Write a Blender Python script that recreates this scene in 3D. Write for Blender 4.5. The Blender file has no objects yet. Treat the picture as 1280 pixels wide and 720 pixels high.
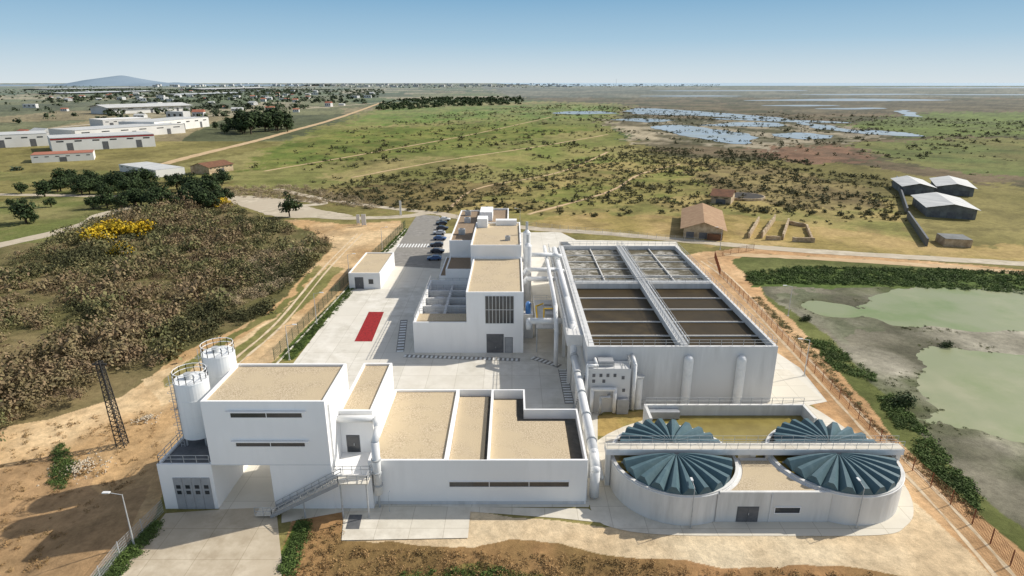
import bpy, math, random
import numpy as np
from mathutils import Vector
random.seed(7); rng=np.random.default_rng(11)
C=bpy.context.scene.collection
PI=math.pi
# ---------------------------------------------------------------- camera model
H=50.0; F=770.0; P=math.atan(257/F); cp,sp=math.cos(P),math.sin(P)
def ab(y):
    v=y-360.0
    return F*sp+v*cp, F*cp-v*sp
def G(x,y,z=0.0):
    a,b=ab(y); t=(H-z)/a
    return ((x-640)*t, b*t)
def FZ(x,y,Y):
    a,b=ab(y); t=Y/b
    return ((x-640)*t, H-a*t)
cam=bpy.data.cameras.new('camera'); co=bpy.data.objects.new('camera',cam); C.objects.link(co)
co.location=(0,0,H); co.rotation_euler=(PI/2-P,0,0)
cam.sensor_width=36; cam.lens=F/1280*36; cam.clip_end=200000; cam.clip_start=1
bpy.context.scene.camera=co
sc=bpy.context.scene
sc.view_settings.view_transform='Standard'; sc.view_settings.look='None'; sc.view_settings.exposure=0
def S(r,g,b,k=.95):
    f=lambda c:(c/255/12.92 if c/255<=.04045 else ((c/255+.055)/1.055)**2.4)*k
    return (f(r),f(g),f(b))
# ---------------------------------------------------------------- light
sd=Vector((.93,.37)).normalized(); EL=math.radians(38)
w=bpy.data.worlds.new('World'); sc.world=w; w.use_nodes=True
nt=w.node_tree; sky=nt.nodes.new('ShaderNodeTexSky'); sky.sky_type='NISHITA'; sky.sun_disc=False
sky.sun_elevation=EL; sky.sun_rotation=math.atan2(sd.x,sd.y); sky.air_density=1.0; sky.dust_density=1.5; sky.ozone_density=1.0; sky.altitude=50
SK=.14
tc=nt.nodes.new('ShaderNodeTexCoord'); sx=nt.nodes.new('ShaderNodeSeparateXYZ'); nt.links.new(tc.outputs['Generated'],sx.inputs[0])
rp=nt.nodes.new('ShaderNodeValToRGB'); nt.links.new(sx.outputs['Z'],rp.inputs[0])
E_=rp.color_ramp.elements; E_[0].position=0; E_[0].color=(*S(214,224,229,1),1); E_[1].position=.4; E_[1].color=(*S(90,135,185,1),1)
for p_,c_ in ((.02,(202,218,227)),(.06,(168,200,221)),(.12,(130,175,208))):
    e=E_.new(p_); e.color=(*S(*c_,1),1)
vm=nt.nodes.new('ShaderNodeVectorMath'); vm.operation='SCALE'; vm.inputs['Scale'].default_value=1/SK; nt.links.new(rp.outputs[0],vm.inputs[0])
fm=nt.nodes.new('ShaderNodeMapRange'); fm.inputs[1].default_value=.12; fm.inputs[2].default_value=.4; fm.inputs[3].default_value=0; fm.inputs[4].default_value=1; nt.links.new(sx.outputs['Z'],fm.inputs[0])
sh=nt.nodes.new('ShaderNodeHueSaturation'); sh.inputs['Saturation'].default_value=.6; sh.inputs['Value'].default_value=1.0; nt.links.new(sky.outputs[0],sh.inputs['Color'])
mx=nt.nodes.new('ShaderNodeMix'); mx.data_type='RGBA'; nt.links.new(fm.outputs[0],mx.inputs[0]); nt.links.new(vm.outputs[0],mx.inputs[6]); nt.links.new(sh.outputs[0],mx.inputs[7])
nt.links.new(mx.outputs[2],nt.nodes['Background'].inputs[0]); nt.nodes['Background'].inputs[1].default_value=SK
sl=bpy.data.lights.new('sun','SUN'); sl.energy=4.6; sl.angle=math.radians(.53); sl.color=(1,.94,.84)
so=bpy.data.objects.new('sun',sl); C.objects.link(so)
so.rotation_euler=Vector((-sd.x*math.cos(EL),-sd.y*math.cos(EL),-math.sin(EL))).to_track_quat('-Z','Y').to_euler()
# ---------------------------------------------------------------- materials
def mat(name,c1,c2=None,scale=1.0,rough=.85,metal=0,bump=0,stretch=(1,1,1),scale2=None,c3=None,spec=.3,lo=.35,hi=.65,island=0,joint=0,det=4):
    m=bpy.data.materials.new(name); m.use_nodes=True; t=m.node_tree; N=t.nodes; L=t.links
    b=N['Principled BSDF']; b.inputs['Roughness'].default_value=rough; b.inputs['Metallic'].default_value=metal
    b.inputs['Specular IOR Level'].default_value=spec
    if c2 is None: b.inputs['Base Color'].default_value=(*c1,1); return m
    g=N.new('ShaderNodeNewGeometry'); mp=N.new('ShaderNodeMapping'); mp.inputs['Scale'].default_value=stretch
    L.new(g.outputs['Position'],mp.inputs['Vector'])
    n=N.new('ShaderNodeTexNoise'); n.inputs['Scale'].default_value=scale; n.inputs['Detail'].default_value=1 if island else det; n.inputs['Roughness'].default_value=.65
    L.new(mp.outputs[0],n.inputs['Vector'])
    r=N.new('ShaderNodeMapRange'); r.inputs[1].default_value=lo; r.inputs[2].default_value=hi; L.new(n.outputs['Fac'],r.inputs[0])
    x=N.new('ShaderNodeMix'); x.data_type='RGBA'; x.inputs[6].default_value=(*c1,1); x.inputs[7].default_value=(*c2,1)
    L.new(r.outputs[0],x.inputs[0]); out=x.outputs[2]
    if c3 is not None:
        n2=N.new('ShaderNodeTexNoise'); n2.inputs['Scale'].default_value=scale2; n2.inputs['Detail'].default_value=1 if island else 4
        L.new(g.outputs['Position'],n2.inputs['Vector'])
        r2=N.new('ShaderNodeMapRange'); r2.inputs[1].default_value=.42; r2.inputs[2].default_value=.62; L.new(n2.outputs['Fac'],r2.inputs[0])
        x2=N.new('ShaderNodeMix'); x2.data_type='RGBA'; L.new(out,x2.inputs[6]); x2.inputs[7].default_value=(*c3,1); L.new(r2.outputs[0],x2.inputs[0]); out=x2.outputs[2]
    if joint:
        bt=N.new('ShaderNodeTexBrick'); bt.offset=0; bt.inputs['Scale'].default_value=1; bt.inputs['Mortar Size'].default_value=.04; bt.inputs['Mortar Smooth'].default_value=.3; bt.inputs['Brick Width'].default_value=joint; bt.inputs['Row Height'].default_value=joint
        bt.inputs['Color1'].default_value=(1,1,1,1); bt.inputs['Color2'].default_value=(.93,.93,.92,1); bt.inputs['Mortar'].default_value=(.7,.68,.64,1); L.new(g.outputs['Position'],bt.inputs['Vector'])
        mm=N.new('ShaderNodeMix'); mm.data_type='RGBA'; mm.blend_type='MULTIPLY'; mm.inputs[0].default_value=1; L.new(out,mm.inputs[6]); L.new(bt.outputs['Color'],mm.inputs[7]); out=mm.outputs[2]
    if island:
        h=N.new('ShaderNodeHueSaturation'); mr=N.new('ShaderNodeMapRange'); mr.inputs[3].default_value=1-island; mr.inputs[4].default_value=1+island
        L.new(g.outputs['Random Per Island'],mr.inputs[0]); L.new(mr.outputs[0],h.inputs['Value']); L.new(out,h.inputs['Color']); out=h.outputs[0]
    L.new(out,b.inputs['Base Color'])
    if bump:
        bp=N.new('ShaderNodeBump'); bp.inputs['Strength'].default_value=bump; bp.inputs['Distance'].default_value=.1
        L.new(n.outputs['Fac'],bp.inputs['Height']); L.new(bp.outputs[0],b.inputs['Normal'])
    return m
M={}
M['white']=mat('white_render',(.88,.875,.86),(.81,.805,.79),.8,.7,stretch=(1,1,.15),scale2=.15,c3=(.84,.835,.82),lo=.45,hi=.8)
M['grey']=mat('grey_render',(.68,.68,.67),(.55,.55,.54),.7,.8,stretch=(1,1,.12),scale2=.12,c3=(.62,.62,.61))
M['tank']=mat('tank_concrete',(.74,.73,.70),(.58,.57,.54),.9,.8,stretch=(1,1,.12),scale2=.2,c3=(.68,.67,.64))
M['gravel']=mat('roof_gravel',S(214,197,168),S(166,147,118),7,.95,bump=.5,scale2=.3,c3=S(199,181,150),lo=.4,hi=.62)
M['gravelb']=mat('roof_gravel_brown',S(160,140,116),S(130,110,90),4,.95,bump=.5)
M['recess_shade']=mat('shaded_roof_recess',S(110,106,98),S(90,88,82),1,.9)  # dark tone painting the parapet's shade onto recessed roof floors
M['conc']=mat('yard_concrete',S(232,227,216),S(208,202,188),.35,.9,scale2=.05,c3=S(221,215,202),joint=5)
M['conc2']=mat('slab_concrete',S(230,223,208),S(206,198,182),.5,.9,scale2=.08,c3=S(218,211,195),joint=4)
M['drive']=mat('driveway_concrete',S(210,197,175),S(178,163,140),.4,.9,scale2=.08,c3=S(192,178,155),joint=5)
M['asph']=mat('asphalt',S(154,150,143),S(128,124,118),.6,.9,scale2=.1,c3=S(142,138,130))
M['road']=mat('pale_road',S(205,193,171),S(172,160,138),.3,.9,scale2=.05,c3=S(188,175,153))
M['dirt']=mat('dirt_track',S(212,186,148),S(180,152,114),.3,.95,scale2=.05,c3=S(196,168,130))
M['rut']=mat('wheel_worn_dirt',S(222,204,174),S(196,172,138),.6,.95)
M['paint']=mat('road_paint',(.82,.82,.8),(.66,.66,.63),3,.7)
M['red']=mat('red_paint',S(170,42,42),S(126,34,34),2,.8)
M['glass']=mat('dark_glass',(.03,.035,.04),(.05,.055,.06),.5,.12,spec=.6)
M['dgrey']=mat('dark_grey_metal',(.10,.105,.11),(.15,.15,.155),1,.5)
M['black']=mat('dark_steel',(.03,.03,.03),(.05,.045,.04),1,.7)
M['mgrey']=mat('door_grey_metal',(.30,.31,.32),(.36,.37,.38),1,.5)
M['galv']=mat('galvanised_steel',(.50,.51,.51),(.40,.41,.41),2,.5,metal=.1)
M['pipe']=mat('pipe_pale',(.78,.785,.775),(.64,.645,.635),1,.5,scale2=.3,c3=(.72,.72,.71))
M['silo']=mat('silo_white',(.84,.85,.84),(.76,.77,.76),.8,.4,stretch=(1,1,.1))
M['teal']=mat('teal_cover',S(74,98,106),S(92,116,122),.6,.5,scale2=2,c3=S(80,105,112),spec=.3)
M['brownw']=mat('brown_liquor',S(76,64,41),S(56,47,30),.25,.45,scale2=.06,c3=S(66,55,34),spec=.12)
M['foamw']=mat('foamy_liquor',S(84,78,60),S(214,211,202),2.4,.7,lo=.46,hi=.60,stretch=(.35,1.2,1),bump=.4,spec=.15,det=8,scale2=.22,c3=S(96,90,72))
M['olive']=mat('olive_liquor',S(150,136,74),S(128,114,60),.3,.3,spec=.3)
M['yellow']=mat('yellow_paint',(.7,.45,.03)); M['blue']=mat('blue_paint',(.05,.16,.4),rough=.4)
M['rust']=mat('rust_fence',S(146,92,66),S(116,72,52),2,.8)
M['gfence']=mat('green_fence',S(40,75,55),S(52,86,62),2,.6)
M['tile']=mat('clay_roof',S(178,150,118),S(148,118,90),.5,.9,scale2=3,c3=S(164,132,102))
M['tiled']=mat('dark_clay_roof',S(130,92,68),S(105,75,58),.6,.9)
M['stone']=mat('old_plaster_wall',S(205,186,156),S(158,136,108),.5,.9)
M['shedr']=mat('shed_roof',S(212,212,207),S(182,183,181),.2,.6,stretch=(4,.3,1))
M['shedd']=mat('grey_shed_roof',S(130,132,130),S(100,102,100),.3,.7)
M['offw']=mat('far_white',(.76,.75,.72),(.66,.65,.62),.05,.8)
M['town']=mat('town_wall',(.62,.62,.60),(.50,.50,.49),.05,.8)
M['redroof']=mat('red_roof',S(178,118,94),S(156,100,80),.1,.9)
M['bark']=mat('bark',(.10,.075,.05),(.06,.045,.03),3,.9)
M['scrub']=mat('scrub_leaves',S(146,132,98),S(112,102,70),.07,.9,scale2=.35,c3=S(134,114,88),island=.22)
M['scrub2']=mat('green_scrub_leaves',S(122,122,80),S(94,96,60),.09,.9,scale2=.4,c3=S(134,124,86),island=.22)
M['heath']=mat('heath_leaves',S(92,90,58),S(70,72,45),.05,.9,island=.25)
M['green']=mat('green_leaves',S(92,112,56),S(70,88,42),.2,.9,island=.3)
M['dgreen']=mat('pine_leaves',S(62,78,44),S(44,58,32),.2,.9,island=.35)
M['ylw']=mat('yellow_blossom',S(206,170,30),S(158,140,40),.5,.9,island=.3)
M['ftree']=mat('far_tree_leaves',S(84,94,70),S(70,80,60),.01,.95,island=.15)
M['reed']=mat('dry_reeds',S(182,166,136),S(150,134,104),.2,.95,island=.2)
M['dry']=mat('dry_weeds',S(166,134,92),S(130,108,70),.3,.95,island=.3)
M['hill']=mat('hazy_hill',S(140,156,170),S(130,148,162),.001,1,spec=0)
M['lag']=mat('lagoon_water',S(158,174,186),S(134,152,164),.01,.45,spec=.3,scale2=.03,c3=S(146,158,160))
M['sea']=mat('sea_water',S(176,196,208),S(168,190,204),.0005,.5,spec=.2)
M['pond']=mat('algae_pond',S(152,152,118),S(116,132,78),.035,.4,scale2=.09,c3=S(136,142,104),spec=.25,lo=.4,hi=.6,det=10)
M['stonepile']=mat('pale_rubble',S(205,192,170),S(170,156,134),1.5,.95,bump=.5)
M['ghouse']=mat('greenhouse_film',S(196,200,200),S(176,182,184),.02,.7)
M['tyre']=mat('tyre_black',(.02,.02,.02))
# ---------------------------------------------------------------- mesh builder
LOC={}
class B:
    def __init__(s): s.v=[]; s.f=[]
    def add(s,vs,fs):
        k=len(s.v); s.v+= [tuple(p) for p in vs]; s.f+=[tuple(i+k for i in f) for f in fs]; return s
    def box(s,x0,x1,y0,y1,z0,z1):
        if x0>x1:x0,x1=x1,x0
        if y0>y1:y0,y1=y1,y0
        if z0>z1:z0,z1=z1,z0
        return s.add([(x0,y0,z0),(x1,y0,z0),(x1,y1,z0),(x0,y1,z0),(x0,y0,z1),(x1,y0,z1),(x1,y1,z1),(x0,y1,z1)],
          [(0,3,2,1),(4,5,6,7),(0,1,5,4),(1,2,6,5),(2,3,7,6),(3,0,4,7)])
    def prism(s,pts,z0,z1):
        n=len(pts); a=sum(pts[i][0]*pts[(i+1)%n][1]-pts[(i+1)%n][0]*pts[i][1] for i in range(n))
        if a<0: pts=pts[::-1]
        return s.add([(x,y,z0) for x,y in pts]+[(x,y,z1) for x,y in pts],
          [tuple(range(n))[::-1],tuple(range(n,2*n))]+[(i,(i+1)%n,(i+1)%n+n,i+n) for i in range(n)])
    def sheet(s,pts,z):
        n=len(pts); a=sum(pts[i][0]*pts[(i+1)%n][1]-pts[(i+1)%n][0]*pts[i][1] for i in range(n))
        if a<0: pts=pts[::-1]
        return s.add([(x,y,z) for x,y in pts],[tuple(range(n))])
    def cyl(s,cx,cy,r,z0,z1,n=24,r2=None):
        r2=r if r2 is None else r2
        return s.add([(cx+r*math.cos(2*PI*i/n),cy+r*math.sin(2*PI*i/n),z0) for i in range(n)]+[(cx+r2*math.cos(2*PI*i/n),cy+r2*math.sin(2*PI*i/n),z1) for i in range(n)],
          [tuple(range(n))[::-1],tuple(range(n,2*n))]+[(i,(i+1)%n,(i+1)%n+n,i+n) for i in range(n)])
    def tube(s,p,q,r,n=6,r2=None):
        p=Vector(p);q=Vector(q);d=q-p
        if d.length<1e-6:return s
        d.normalize(); u=d.cross(Vector((0,0,1)))
        if u.length<.01:u=Vector((1,0,0))
        u.normalize();w_=d.cross(u); r2=r if r2 is None else r2
        o=[math.cos(2*PI*i/n+PI/n)*u+math.sin(2*PI*i/n+PI/n)*w_ for i in range(n)]
        return s.add([p+r*k for k in o]+[q+r2*k for k in o],[tuple(range(n)),tuple(range(n,2*n))[::-1]]+[(i,i+n,(i+1)%n+n,(i+1)%n) for i in range(n)])
    def path(s,pts,r,n=8):
        for a,b in zip(pts,pts[1:]): s.tube(a,b,r,n)
        for p in pts[1:-1]: s.ball(p,r*1.04,n)
        return s
    def ball(s,p,r,n=8):
        k=n//2; vs=[];fs=[]
        for j in range(k+1):
            t=PI*j/k
            for i in range(n): vs.append((p[0]+r*math.sin(t)*math.cos(2*PI*i/n),p[1]+r*math.sin(t)*math.sin(2*PI*i/n),p[2]+r*math.cos(t)))
        for j in range(k):
            for i in range(n): fs.append((j*n+i,(j+1)*n+i,(j+1)*n+(i+1)%n,j*n+(i+1)%n))
        return s.add(vs,fs)
    def tray(s,x0,x1,y0,y1,z0,z1,par=.4,t=.3):
        o=[(x0,y0),(x1,y0),(x1,y1),(x0,y1)]; i=[(x0+t,y0+t),(x1-t,y0+t),(x1-t,y1-t),(x0+t,y1-t)]
        vs=[(x,y,z0) for x,y in o]+[(x,y,z1) for x,y in o]+[(x,y,z1) for x,y in i]+[(x,y,z1-par) for x,y in i]
        fs=[(3,2,1,0),(12,13,14,15)]
        for k in range(4):
            n=(k+1)%4; fs+=[(k,n,4+n,4+k),(4+k,4+n,8+n,8+k),(8+k,8+n,12+n,12+k)]
        return s.add(vs,fs)
    def rail(s,pts,h=1.1,step=2.0,r=.035,closed=False):
        if closed: pts=list(pts)+[pts[0]]
        for a,b in zip(pts,pts[1:]):
            a=Vector(a);b=Vector(b);L=(b-a).length;n=max(1,round(L/step))
            for k in range(n+1):
                p=a.lerp(b,k/n); s.tube(p,p+Vector((0,0,h)),r,4)
            for hh in (h,h*.55): s.tube(a+Vector((0,0,hh)),b+Vector((0,0,hh)),r,4)
        return s
    def build(s,name,m,parent=None,root=None,smooth=False):
        me=bpy.data.meshes.new(name)
        if parent is not None:
            r=root or parent; l=LOC[r.name]
            vs=[(x-l[0],y-l[1],z-l[2]) for x,y,z in s.v]; loc=None
        else:
            A=np.array(s.v); l=(float(A[:,0].min()+A[:,0].max())/2,float(A[:,1].min()+A[:,1].max())/2,float(A[:,2].min()))
            vs=[(x-l[0],y-l[1],z-l[2]) for x,y,z in s.v]
        me.from_pydata(vs,[],s.f); me.materials.append(M[m] if isinstance(m,str) else m)
        if smooth:
            me.polygons.foreach_set('use_smooth',[True]*len(me.polygons)); 
        o=bpy.data.objects.new(name,me); C.objects.link(o)
        if parent is not None: o.parent=parent; LOC[o.name]=l
        else: o.location=l; LOC[o.name]=l
        return o
def tag(o,label,cat,group=None,kind=None):
    if label:o['label']=label
    if cat:o['category']=cat
    if group:o['group']=group
    if kind:o['kind']=kind
    return o
def thing(name,label,cat,loc,group=None):
    o=bpy.data.objects.new(name,None); C.objects.link(o); o.location=loc; LOC[o.name]=tuple(loc); return tag(o,label,cat,group)
def struct(o): o['kind']='structure'; return o
def copytree(root,loc,rz=0,sc_=1,label=None):
    r=root.copy(); C.objects.link(r); r.location=loc; r.rotation_euler=(0,0,rz); r.scale=(sc_,)*3 if not hasattr(sc_,'__len__') else sc_
    if label:r['label']=label
    for ch in list(root.children):
        c=ch.copy(); C.objects.link(c); c.parent=r
        for g in ch.children:
            d=g.copy(); C.objects.link(d); d.parent=c
    return r
def quadmesh(name,V,m,smooth=False):
    V=np.asarray(V,dtype=np.float32); n=V.shape[0]
    me=bpy.data.meshes.new(name); me.vertices.add(n*4); me.loops.add(n*4); me.polygons.add(n)
    me.vertices.foreach_set('co',V.reshape(-1)); me.loops.foreach_set('vertex_index',np.arange(n*4,dtype=np.int32))
    me.polygons.foreach_set('loop_start',np.arange(0,n*4,4,dtype=np.int32)); me.polygons.foreach_set('loop_total',np.full(n,4,dtype=np.int32))
    me.update(); me.materials.append(M[m]); return me
def leaves(n,rx,ry,rz,size,seed,lobes=6,zoff=.5,inner=.55):
    r=np.random.default_rng(seed)
    lc=r.normal(size=(lobes,3))*np.array([rx,ry,rz])*.38; lr=r.uniform(.5,.8,lobes)
    k=r.integers(0,lobes,n); d=r.normal(size=(n,3)); d/=np.linalg.norm(d,axis=1)[:,None]
    rad=r.uniform(inner,1,n)[:,None]
    c=lc[k]+d*rad*lr[k][:,None]*np.array([rx,ry,rz]); c[:,2]=np.maximum(c[:,2]+rz*zoff*1.6,0.05*rz)
    nn=d+r.normal(size=(n,3))*.45+np.array([0,0,.5]); nn/=np.linalg.norm(nn,axis=1)[:,None]
    t=np.cross(nn,r.normal(size=(n,3))); t/=np.linalg.norm(t,axis=1)[:,None]; b=np.cross(nn,t)
    s=(size*r.uniform(.5,1.2,n))[:,None]; s2=s*r.uniform(.5,1,n)[:,None]
    return np.stack([c-t*s-b*s2*.4,c+t*s*.3-b*s2,c+t*s+b*s2*.4,c-t*s*.3+b*s2],axis=1)
# ---------------------------------------------------------------- noise + polygons
def vnoise(x,y,seed=0):
    xi=np.floor(x).astype(np.int64); yi=np.floor(y).astype(np.int64); fx=x-xi; fy=y-yi
    fx=fx*fx*(3-2*fx); fy=fy*fy*(3-2*fy)
    def h(a,b):
        n=(a*374761393+b*668265263+seed*974711)&0x7fffffff; n=((n^(n>>13))*1274126177)&0x7fffffff
        return ((n^(n>>16))&0xffff)/65535.0
    return (h(xi,yi)*(1-fx)+h(xi+1,yi)*fx)*(1-fy)+(h(xi,yi+1)*(1-fx)+h(xi+1,yi+1)*fx)*fy
def fbm(x,y,sc_,seed=0,o=4):
    r=0;a=.5;t=0
    for i in range(o): r=r+a*vnoise(x/sc_*2**i,y/sc_*2**i,seed+i*7); t+=a; a*=.55
    return r/t
def inpoly(X,Y,poly):
    r=np.zeros(X.shape,bool); n=len(poly); j=n-1
    for i in range(n):
        xi,yi=poly[i];xj,yj=poly[j]
        if yi!=yj:
            c=((yi>Y)!=(yj>Y))&(X<(xj-xi)*(Y-yi)/(yj-yi)+xi); r^=c
        j=i
    return r
def W(px): return [G(x,y) for x,y in px]
# pond basins (centre x, y, radii) in metres
PONDS=[(118,134,36,15),(97,91,30,21),(74,134,6,5.5)]
def pdist(X,Y):
    d=np.full(X.shape,9.0)
    for cx,cy,rx,ry in PONDS: d=np.minimum(d,np.sqrt(((X-cx)/rx)**2+((Y-cy)/ry)**2))
    return d
# ---------------------------------------------------------------- ground
vs_=np.concatenate([np.linspace(560,-250,760),np.linspace(-250.5,-256,8)])
a_=F*sp+vs_*cp; b_=F*cp-vs_*sp; Yr=H*b_/a_
nu=900; us=np.linspace(-1.25,1.25,nu)
YY=np.repeat(Yr[:,None],nu,1); XX=YY*us[None,:]
nr=len(Yr); X=XX.ravel(); Y=YY.ravel()
def paint(X,Y):
    jx=(fbm(X,Y,9,3)-.5)*1; jy=(fbm(X,Y,9,5)-.5)*1
    sc_=np.maximum(Y,60)/60
    col=np.zeros((X.size,3)); n1=fbm(X,Y,60,11,5); n2=fbm(X,Y,14,21,5); n3=fbm(X,Y,300,31,4); n4=fbm(X,Y,3,41,3); n5=fbm(X,Y*.6,26,51,5)
    def mix(c1,c2,t): t=np.clip(t,0,1)[:,None]; return np.array(c1)*(1-t)+np.array(c2)*t
    base=mix(S(148,138,88),S(118,112,66),(n1-.3)*2.5); col[:]=base
    def zone(px,c1,c2,n,lo=.35,hi=.65,jit=3.0,thr=None):
        poly=W(px); m=inpoly(X+jx*jit*sc_,Y+jy*jit*sc_*2,poly)
        if thr is not None: m&=thr
        if m.any(): col[m]=mix(c1,c2,(n[m]-lo)/(hi-lo))
        return m
    ang=.35; U=X*math.cos(ang)+Y*math.sin(ang); Vv=-X*math.sin(ang)+Y*math.cos(ang)
    cu=np.floor(U/170+vnoise(X/400,Y/400,2)*1.2); cv=np.floor(Vv/420+vnoise(X/500,Y/500,4)); 
    hh=np.abs(np.sin(cu*12.9898+cv*78.233)*43758.5453)%1.0
    pal=np.array([S(104,114,72),S(124,124,88),S(150,138,106),S(88,100,66),S(116,118,88),S(164,154,124),S(96,100,72)])
    far=Y>560
    pc=pal[(hh*6.99).astype(int)]*(0.8+.4*n1)[:,None]
    col[far]=pc[far]
    zone([(-500,225),(60,215),(180,212),(330,187),(420,152),(490,128),(700,127),(790,131),(760,160),(810,200),(650,232),(560,225),(430,236),(360,238),(250,228)],S(116,122,66),S(148,140,90),n1,jit=4)
    zone([(330,187),(420,165),(650,150),(740,160),(640,178),(450,200),(300,215)],S(104,118,56),S(134,134,74),n2,jit=4)
    zone([(480,135),(700,130),(780,134),(740,150),(560,152),(430,160)],S(112,132,62),S(136,138,80),n5,jit=4)
    zone([(560,190),(700,178),(800,196),(760,215),(640,222)],S(122,130,68),S(150,142,88),n5,jit=5)
    zone([(400,205),(560,196),(640,208),(560,222),(430,232)],S(156,144,96),S(124,124,70),n5,jit=6)
    zone([(420,236),(560,225),(650,232),(820,200),(900,205),(930,230),(760,262),(560,268),(360,250)],S(118,104,70),S(144,130,84),n2,jit=5)
    zone([(640,124),(790,131),(770,160),(830,195),(1060,205),(1250,232),(1700,240),(1800,112),(1100,110),(700,110)],S(122,108,84),S(88,86,60),n1,.42,.58,jit=5)
    zone([(1040,158),(1150,140),(1700,140),(1700,185),(1215,170),(1120,172)],S(114,128,70),S(104,112,68),n1,jit=4)
    zone([(1060,178),(1215,172),(1600,180),(1600,235),(1215,218),(1130,205)],S(106,116,66),S(130,126,78),n1,jit=4)
    zone([(940,186),(1060,182),(1090,200),(1010,205),(950,196)],S(138,108,86),S(114,94,76),n2,jit=4)
    zone([(640,122),(1300,122),(1700,110),(600,108)],S(134,130,112),S(104,106,92),n3,.42,.58,jit=4)
    zone([(900,128),(1215,126),(1500,132),(1215,140),(1000,142)],S(92,86,66),S(122,112,88),n1,jit=5)
    zone([(750,150),(830,150),(860,185),(800,180)],S(176,164,138),S(112,104,80),n5,.42,.58,jit=6)
    zone([(800,155),(960,150),(1110,162),(1100,172),(950,186),(850,180)],S(160,150,128),S(92,90,66),n5,.44,.58,jit=6)
    zone([(640,232),(720,205),(800,200),(900,212),(1000,220),(1130,250),(1150,300),(1000,312),(880,303),(660,284),(560,270)],S(168,151,98),S(134,131,76),n2,jit=4)
    zone([(640,248),(760,225),(860,210),(930,215),(850,245),(720,262)],S(128,132,70),S(158,147,90),n2,jit=4)
    zone([(850,215),(960,205),(1080,235),(1120,262),(1000,262),(900,240)],S(122,108,74),S(150,136,90),n2,jit=4)
    zone([(660,284),(880,303),(1215,327),(1700,355),(1700,330),(1150,300),(900,268),(700,268)],S(180,156,106),S(154,138,84),n2,jit=3)
    zone([(-700,330),(60,245),(110,225),(200,235),(280,245),(300,255),(200,270),(100,300),(60,330),(-600,520)],S(108,114,64),S(138,132,86),n2,jit=3)
    zone([(-700,420),(60,300),(150,262),(260,248),(340,272),(410,292),(418,310),(330,400),(230,445),(150,490),(60,520),(-500,700)],S(132,118,84),S(102,98,62),n2,jit=3)
    so_=S(218,190,148); s2=S(192,158,114)
    zone([(-600,640),(60,515),(150,488),(230,440),(330,395),(405,320),(415,305),(380,285),(355,275),(440,280),(500,275),(505,290),(345,448),(290,500),(220,560),(195,640),(145,760),(-400,900)],so_,s2,n2,jit=1.2)
    zone([(175,470),(300,425),(350,392),(405,335),(412,337),(350,402),(300,450),(200,500)],S(206,178,136),S(218,192,152),n4,jit=1)
    zone([(290,440),(345,398),(412,330),(430,335),(340,420),(300,455)],S(160,148,100),S(124,122,72),n2,jit=1)
    zone([(200,470),(300,412),(345,385),(400,328),(404,332),(350,392),(300,420),(205,478)],S(150,138,92),S(118,116,68),n2,.45,.6,jit=2)
    zone([(60,560),(130,600),(190,600),(150,690),(100,760),(-200,900),(-400,700)],S(140,116,84),S(174,142,104),n2,jit=2)
    zone([(346,447),(505,285),(512,285),(368,450),(355,452)],S(88,106,52),S(110,120,62),n2,jit=.6)
    zone([(118,720),(195,648),(205,655),(140,740)],S(86,108,50),S(104,120,60),n2,jit=.6)
    # right side: dirt belt, then bank, mud and pond margin
    zone([(850,318),(950,308),(1700,375),(1700,900),(1300,800),(1215,692),(1100,600),(1040,540),(990,470),(940,410)],S(214,180,138),S(190,152,110),n2,jit=.8)
    zone([(918,326),(960,318),(1215,335),(1700,380),(1700,1000),(1232,655),(1120,545),(1040,455),(945,355)],S(114,118,70),S(92,98,54),n2,jit=1.5)
    zone([(925,345),(985,338),(1215,350),(1700,380),(1700,1000),(1240,630),(1105,490),(990,385)],S(132,127,110),S(98,97,80),n2,.42,.58,jit=3)
    zone([(1000,360),(1080,365),(1090,400),(1060,440),(1000,400)],S(108,112,88),S(142,138,120),n5,.42,.58,jit=5)
    d=pdist(X,Y)+(fbm(X,Y,10,131,5)-.5)*.55
    mud=inpoly(X+jx*2,Y+jy*2,W([(935,352),(985,345),(1215,356),(1700,392),(1700,1000),(1245,640),(1112,500),(1000,390)]))
    k=np.clip((1.55-d)/.5,0,1)*mud; k=k[:,None]
    shore=mix(S(94,92,76),S(176,170,152),(n5-.42)/.2)
    weed=mix(S(104,110,74),S(84,92,58),(n2-.35)/.3)
    tt=np.clip((n1-.48)*8+ (n2-.5)*3,0,1)[:,None]; col=col*(1-k)+(shore*(1-tt)+weed*tt)*k
    zone([(930,345),(990,335),(1215,340),(1600,363),(1600,386),(1215,360),(985,358),(935,358)],S(80,100,48),S(98,112,58),n2,jit=1.5)
    # bottom
    zone([(350,760),(365,650),(430,640),(600,638),(760,660),(1110,600),(1215,692),(1330,820),(1215,900),(300,900)],S(224,205,172),S(208,184,148),n2,jit=.6)
    zone([(370,645),(428,640),(430,678),(590,682),(640,672),(720,680),(800,696),(1000,708),(1100,716),(1215,740),(1100,1200),(100,1200),(345,720),(350,690)],S(178,138,96),S(134,110,72),n2,jit=1.2)
    zone([(345,700),(372,650),(385,660),(360,720)],S(88,108,50),S(108,120,60),n2,jit=.8)
    zone([(500,704),(640,702),(700,714),(900,732),(700,900),(480,900)],S(106,112,58),S(144,122,76),n2,jit=2)
    zone([(745,520),(812,512),(830,522),(770,545),(745,545)],S(182,156,98),S(140,130,74),n4,jit=.5)
    t_=np.clip((fbm(X,Y,7,91,3)-.5)*5,0,1)*np.clip((Y-150)/60,0,1); col*=(1-.28*t_)[:,None]
    t_=np.clip((fbm(X,Y*.5,45,93,4)-.5)*6,0,1)*np.clip((Y-220)/80,0,1); col*=(1-.22*t_)[:,None]
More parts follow.
